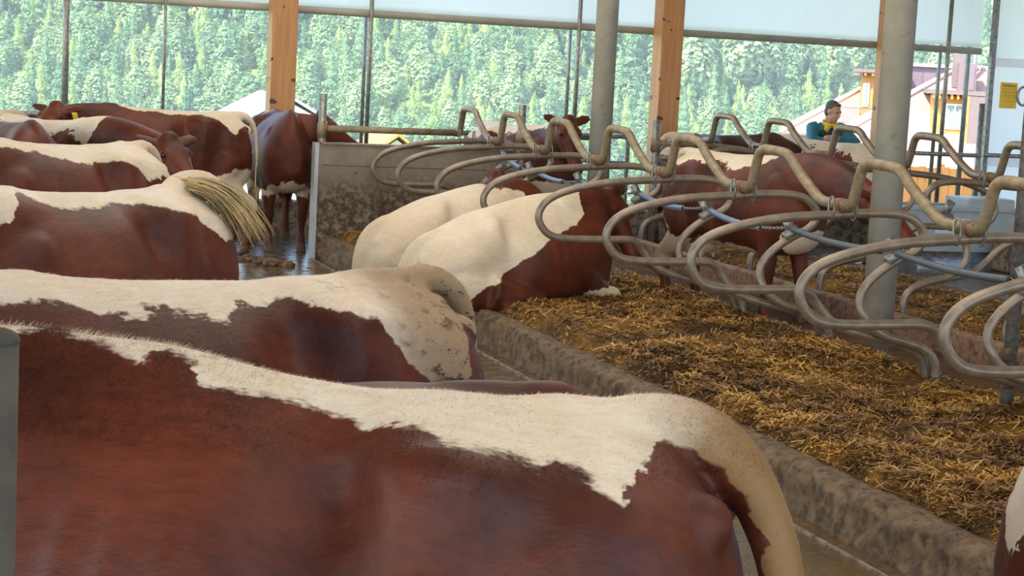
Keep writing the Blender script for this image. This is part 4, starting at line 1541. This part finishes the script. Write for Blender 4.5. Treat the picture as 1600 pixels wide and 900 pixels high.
M_BARK = simple('bark', (.22, .14, .10), .9, 0, .3, 3)
M_SPRUCE = leafy('spruce needles', (.06, .18, .075), (.32, .50, .19), .28)
M_LARCH = leafy('larch needles', (.27, .44, .10), (.62, .70, .22), .35)
M_PINE = leafy('pine needles', (.14, .29, .11), (.47, .60, .25), .32)
KINDS = [('spruce', M_SPRUCE, 'dark spruce on the far wooded slope'), ('larch', M_LARCH, 'light green larch on the far wooded slope'), ('broad', M_PINE, 'rounded blue green pine on the far wooded slope')]
VARS = []
for ki, (kd, mt, lab) in enumerate(KINDS):
    for sd in range(2):
        VARS.append((ki, quads(f'{kd}_tree', needle_tree(kd, 1900, sd * 7 + ki), [mt, M_BARK], trunk()), needle_tree(kd, 1500, sd * 7 + ki + 100)))
r = np.random.default_rng(5)
spots = []
D = 208.0
while D < 352:
    stp = 4.0 if D < 300 else 5.0
    az = -4.0
    while az < 40:
        a = math.radians(az + r.uniform(-.35, .35)); d = D + r.uniform(-2.0, 2.0)
        spots.append((d * math.sin(a), d * math.cos(a), d, az)); az += math.degrees(stp / D) * r.uniform(.75, 1.25)
    D += stp * .95 if D < 300 else stp * 1.6
sx = np.array([s_[0] for s_ in spots]); sy = np.array([s_[1] for s_ in spots]); sz = land(sx, sy)
dens = fbm(np.stack([sx * .03, sy * .03, 0 * sx], 1), 91, 3)
order = []
bulk = {0: [], 1: [], 2: []}
tones = {0: [], 1: [], 2: []}
for i in range(len(spots)):
    d, az = spots[i][2], spots[i][3]
    old = d > 292 + 10 * math.sin(az * .5)
    if old:
        k = r.choice([0, 2, 2, 1], p=[.40, .25, .25, .10]); hgt = r.uniform(9.5, 15)
    else:
        k = r.choice([0, 1, 2], p=[.22, .38, .40]) if dens[i] > .5 else r.choice([0, 1, 2], p=[.38, .20, .42]); hgt = r.uniform(4.2, 8.0) * (1.25 if k == 0 else 1)
    elev = math.degrees(math.atan2(sz[i] + hgt - 1.9, d))
    vis = 1.0 < az < 34 and elev > -3.6
    order.append((0 if vis else 1, d / hgt, i, k, hgt))
order.sort()
for rank, (nv, q, i, k, hgt) in enumerate(order):
    var = VARS[k * 2 + int(r.integers(2))]
    wd = hgt * r.uniform(.85, 1.25)
    rot = r.uniform(0, 6.28)
    if rank < 300:
        o = bpy.data.objects.new(f'{KINDS[k][0] if k != 2 else "pine"}_tree', var[1]); COL.objects.link(o)
        o.location = (sx[i], sy[i], sz[i]); o.scale = (wd, wd, hgt); o.rotation_euler = (0, 0, rot); o.color = (r.random(), 0, 0, 1)
        tag(o, KINDS[k][2], 'tree', KINDS[k][0] + ' trees of the slope')
    else:
        tones[k].append(np.full(len(var[2]), r.random()))
        v = var[2]; c_, s_ = math.cos(rot), math.sin(rot)
        bulk[k].append(np.stack([(v[:, 0] * c_ - v[:, 1] * s_) * wd + sx[i], (v[:, 0] * s_ + v[:, 1] * c_) * wd + sy[i], v[:, 2] * hgt + sz[i]], 1))
for k in range(3):
    if bulk[k]:
        o = bpy.data.objects.new('forest', quads('forest', np.concatenate(bulk[k]), [KINDS[k][1]], None, np.concatenate(tones[k]))); o.color = (0, 0, 0, 1); COL.objects.link(o)
        tag(o, f'the many farther {("dark spruces", "light larches", "blue green pines")[k]} of the wooded slope', 'forest', kind='stuff')

# ------------------------------------------------------------------ houses
M_PINK = simple('pink roof tiles', (.43, .245, .195), .75, 0, .05, 2)
M_RIDGE = simple('pale ridge capping', (.60, .42, .35), .6, 0, .05)
M_BROWNCLAD = simple('brown metal cladding', (.22, .155, .15), .5, .2, .06)
M_MAUVE = simple('mauve metal cladding', (.21, .155, .17), .5, .2, .05)
M_PLASTER = simple('white plaster', (.72, .68, .62), .8, 0, .04)
M_GLASS = simple('window glass', (.25, .30, .33), .08, 0, .1)
M_WHITE = simple('white frame', (.8, .8, .78), .5, 0, .03)
M_LARCHW = wood('warm larch cladding', (.60, .28, .075), (.50, .22, .055), (4, 4, .4))
M_GREYROOF = simple('pale grey roof', (.46, .43, .44), .7, 0, .06, .8)


def hip_house(label, P, rz, wu, dv, ze, zr, u0, u1, zb, vr=None):
    """local u along the front, v into the depth, origin at the front left eave corner"""
    t = empty('house', (P[0], P[1], zb), math.radians(rz)); tag(t, label, 'house')
    m = Mesh(); m.box((.7, .7, 0), (wu - .7, dv - .7, ze - zb)); m.build('walls', M_PLASTER, t, smooth=False)
    e = [(0, 0, ze - zb), (wu, 0, ze - zb), (wu, dv, ze - zb), (0, dv, ze - zb), (u0, vr or dv / 2, zr - zb), (u1, vr or dv / 2, zr - zb)]
    m = Mesh(); m._add(e, [(0, 1, 5, 4), (1, 2, 5), (2, 3, 4, 5), (3, 0, 4), (3, 2, 1, 0)])
    m.build('roof', M_PINK, t, smooth=False)
    for a, b in ((0, 4), (3, 4), (1, 5), (4, 5)):
        c = Mesh(); c.tube([Vector(e[a]) + Vector((0, 0, .05)), Vector(e[b]) + Vector((0, 0, .05))], .14, 8); c.build('ridge_cap', M_RIDGE, t)
    c = Mesh(); c.tube([Vector(e[0]) + Vector((0, -.1, -.05)), Vector(e[1]) + Vector((0, -.1, -.05))], .1, 8); c.build('gutter', M_BROWNCLAD, t)
    return t


ZB = -11.0
hA = hip_house('pink roofed house with orange turret, behind the leaning man', (50.15, 104.0), -27, 30, 17, -1.29, 2.9, 7.0, 22, ZB)
hB = hip_house('large pink roof with orange dormer and chimney, right of near column', (38.9, 88.0), -27, 42, 18.6, -4.67, 3.1, 12.7, 28, ZB, 12.0)


def part(root, name, mat, a, b, sub=None):
    m = Mesh(); m.box((a[0], a[1], a[2] - ZB), (b[0], b[1], b[2] - ZB)); o = m.build(name, mat, sub or root, smooth=False)
    return o


part(hA, 'turret', M_LARCHW, (4.72, 1.5, -.9), (7.0, 5, 2.6))
part(hA, 'turret_roof', M_BROWNCLAD, (4.15, .7, 2.66), (7.6, 5.6, 2.86))
m = Mesh()
for k in range(7):
    m.box((4.35 + k * .45, .8, 2.46 - ZB), (4.50 + k * .45, 1.5, 2.66 - ZB))
m.build('rafters', M_LARCHW, hA, smooth=False)
for a, b, z0 in ((4.80, 5.2, .55), (5.75, 6.3, .9)):
    w1 = part(hA, 'window', M_WHITE, (a, 1.42, z0), (b, 1.5, 2.0)); part(hA, 'pane', M_GLASS, (a + .09, 1.39, z0 + .1), (b - .09, 1.43, 1.9), w1)
m = Mesh()
m.box((3.1, .55, .42 - ZB), (5.9, .62, .48 - ZB)); m.box((3.1, .55, -.45 - ZB), (5.9, .62, -.40 - ZB))
for k in range(24):
    m.box((3.1 + k * .12, .57, -.45 - ZB), (3.125 + k * .12, .6, .45 - ZB))
m.build('balcony_railing', M_BROWNCLAD, hA, smooth=False)
part(hA, 'balcony', M_PINK, (3.0, .5, -1.0), (6.5, 2.2, -.45))
part(hA, 'attic_wall', M_MAUVE, (7.2, 4, -.5), (13, 8, 3.2))
m = Mesh()
for k in range(7):
    m.box((7.6 + k * .8, 3.95, -.5 - ZB), (7.66 + k * .8, 4.0, 3.2 - ZB))
m.build('seams', M_BROWNCLAD, hA, smooth=False)
part(hA, 'attic_roof', M_GREYROOF, (7.0, 3.7, 3.2), (13.2, 8.2, 3.4))
part(hB, 'dormer', M_LARCHW, (11.02, 6.5, -1.2), (12.8, 12, 1.55))
part(hB, 'dormer_roof', M_BROWNCLAD, (10.65, 5.7, 1.62), (13.95, 12.4, 1.86))
m = Mesh()
for k in range(6):
    m.box((10.95 + k * .32, 5.8, 1.38 - ZB), (11.08 + k * .32, 6.5, 1.62 - ZB))
m.build('rafters', M_LARCHW, hB, smooth=False)
w1 = part(hB, 'window', M_WHITE, (11.75, 6.42, -.25), (12.7, 6.5, 1.12))
part(hB, 'pane', M_GLASS, (11.82, 6.39, -.15), (12.18, 6.43, 1.03), w1); part(hB, 'pane', M_GLASS, (12.26, 6.39, -.15), (12.62, 6.43, 1.03), w1)
part(hB, 'dormer_reveal', M_LARCHW, (12.72, 5.75, -1.6), (12.92, 6.5, 1.6))
part(hB, 'dormer_cheek', M_BROWNCLAD, (12.93, 5.75, -1.6), (14.6, 11, 1.6))
ch = part(hB, 'chimney', M_BROWNCLAD, (12.45, 9, .8), (13.4, 10.2, 3.35)); part(hB, 'chimney_panel', M_MAUVE, (12.75, 8.95, 1.9), (13.3, 9.0, 3.15), ch)
part(hB, 'chimney_block', M_BROWNCLAD, (12.2, 10.2, 2), (12.8, 11, 3.85))
for x in (13.0, 13.4):
    m = Mesh(); m.tube([(x, 11, 2 - ZB), (x, 11, 4.2 - ZB)], .13, 12); m.build('flue_pipe', M_STEEL, hB)


def gable_house(label, x0, x1, y0, y1, ze, zr, zb, roofm, wallm):
    t = empty('house', ((x0 + x1) / 2, (y0 + y1) / 2, zb)); tag(t, label, 'house')
    cx, cy = (x0 + x1) / 2, (y0 + y1) / 2
    o = lambda x, y, z: (x - cx, y - cy, z - zb)
    m = Mesh(); m.prism([(x0 + .4 - cx, 0), (x1 - .4 - cx, 0), (x1 - .4 - cx, ze - zb), (0, zr - .3 - zb), (x0 + .4 - cx, ze - zb)], 1, y0 + .6 - cy, y1 - .6 - cy); m.build('walls', wallm, t, smooth=False)
    m = Mesh(); m.prism([(x0 - cx, ze - .1 - zb), (0, zr - .02 - zb), (x1 - cx, ze - .1 - zb), (x1 - cx, ze + .1 - zb), (0, zr + .2 - zb), (x0 - cx, ze + .1 - zb)], 1, y0 - cy, y1 - cy); m.build('roof', roofm, t, smooth=False)
    for q in (-1, 1):
        m = Mesh(); m.box(o(cx + q * 1.3 - .45, y0 + .55, ze - 1.4), o(cx + q * 1.3 + .45, y0 + .62, ze - .4)); m.build('window', M_GLASS, t, smooth=False)
    return t


gable_house('pale roofed house far behind the first timber post', 21.8, 30.2, 138, 152, -3.5, -1.3, -16, M_GREYROOF, M_PLASTER)
gable_house('brown roofed house far behind the end wall rail', 29.5, 36.5, 132, 140, -6.0, -3.6, -16, M_LARCHW, M_PLASTER)


# ------------------------------------------------------------------ thin morning haze over the valley
hz = bpy.data.materials.new('valley haze'); hz.use_nodes = True
for q in list(hz.node_tree.nodes):
    if q.type != 'OUTPUT_MATERIAL': hz.node_tree.nodes.remove(q)
vs = hz.node_tree.nodes.new('ShaderNodeVolumeScatter')
vs.inputs['Color'].default_value = (.90, .96, 1, 1); vs.inputs['Density'].default_value = .0021; vs.inputs['Anisotropy'].default_value = .0
hz.node_tree.links.new(vs.outputs[0], hz.node_tree.nodes['Material Output'].inputs['Volume'])
m = Mesh(); m.box((-60, 125, -30), (260, 204, 70))
tag(m.build('haze', hz, smooth=False), 'thin pale haze hanging over the valley before the slope', 'haze', kind='stuff')
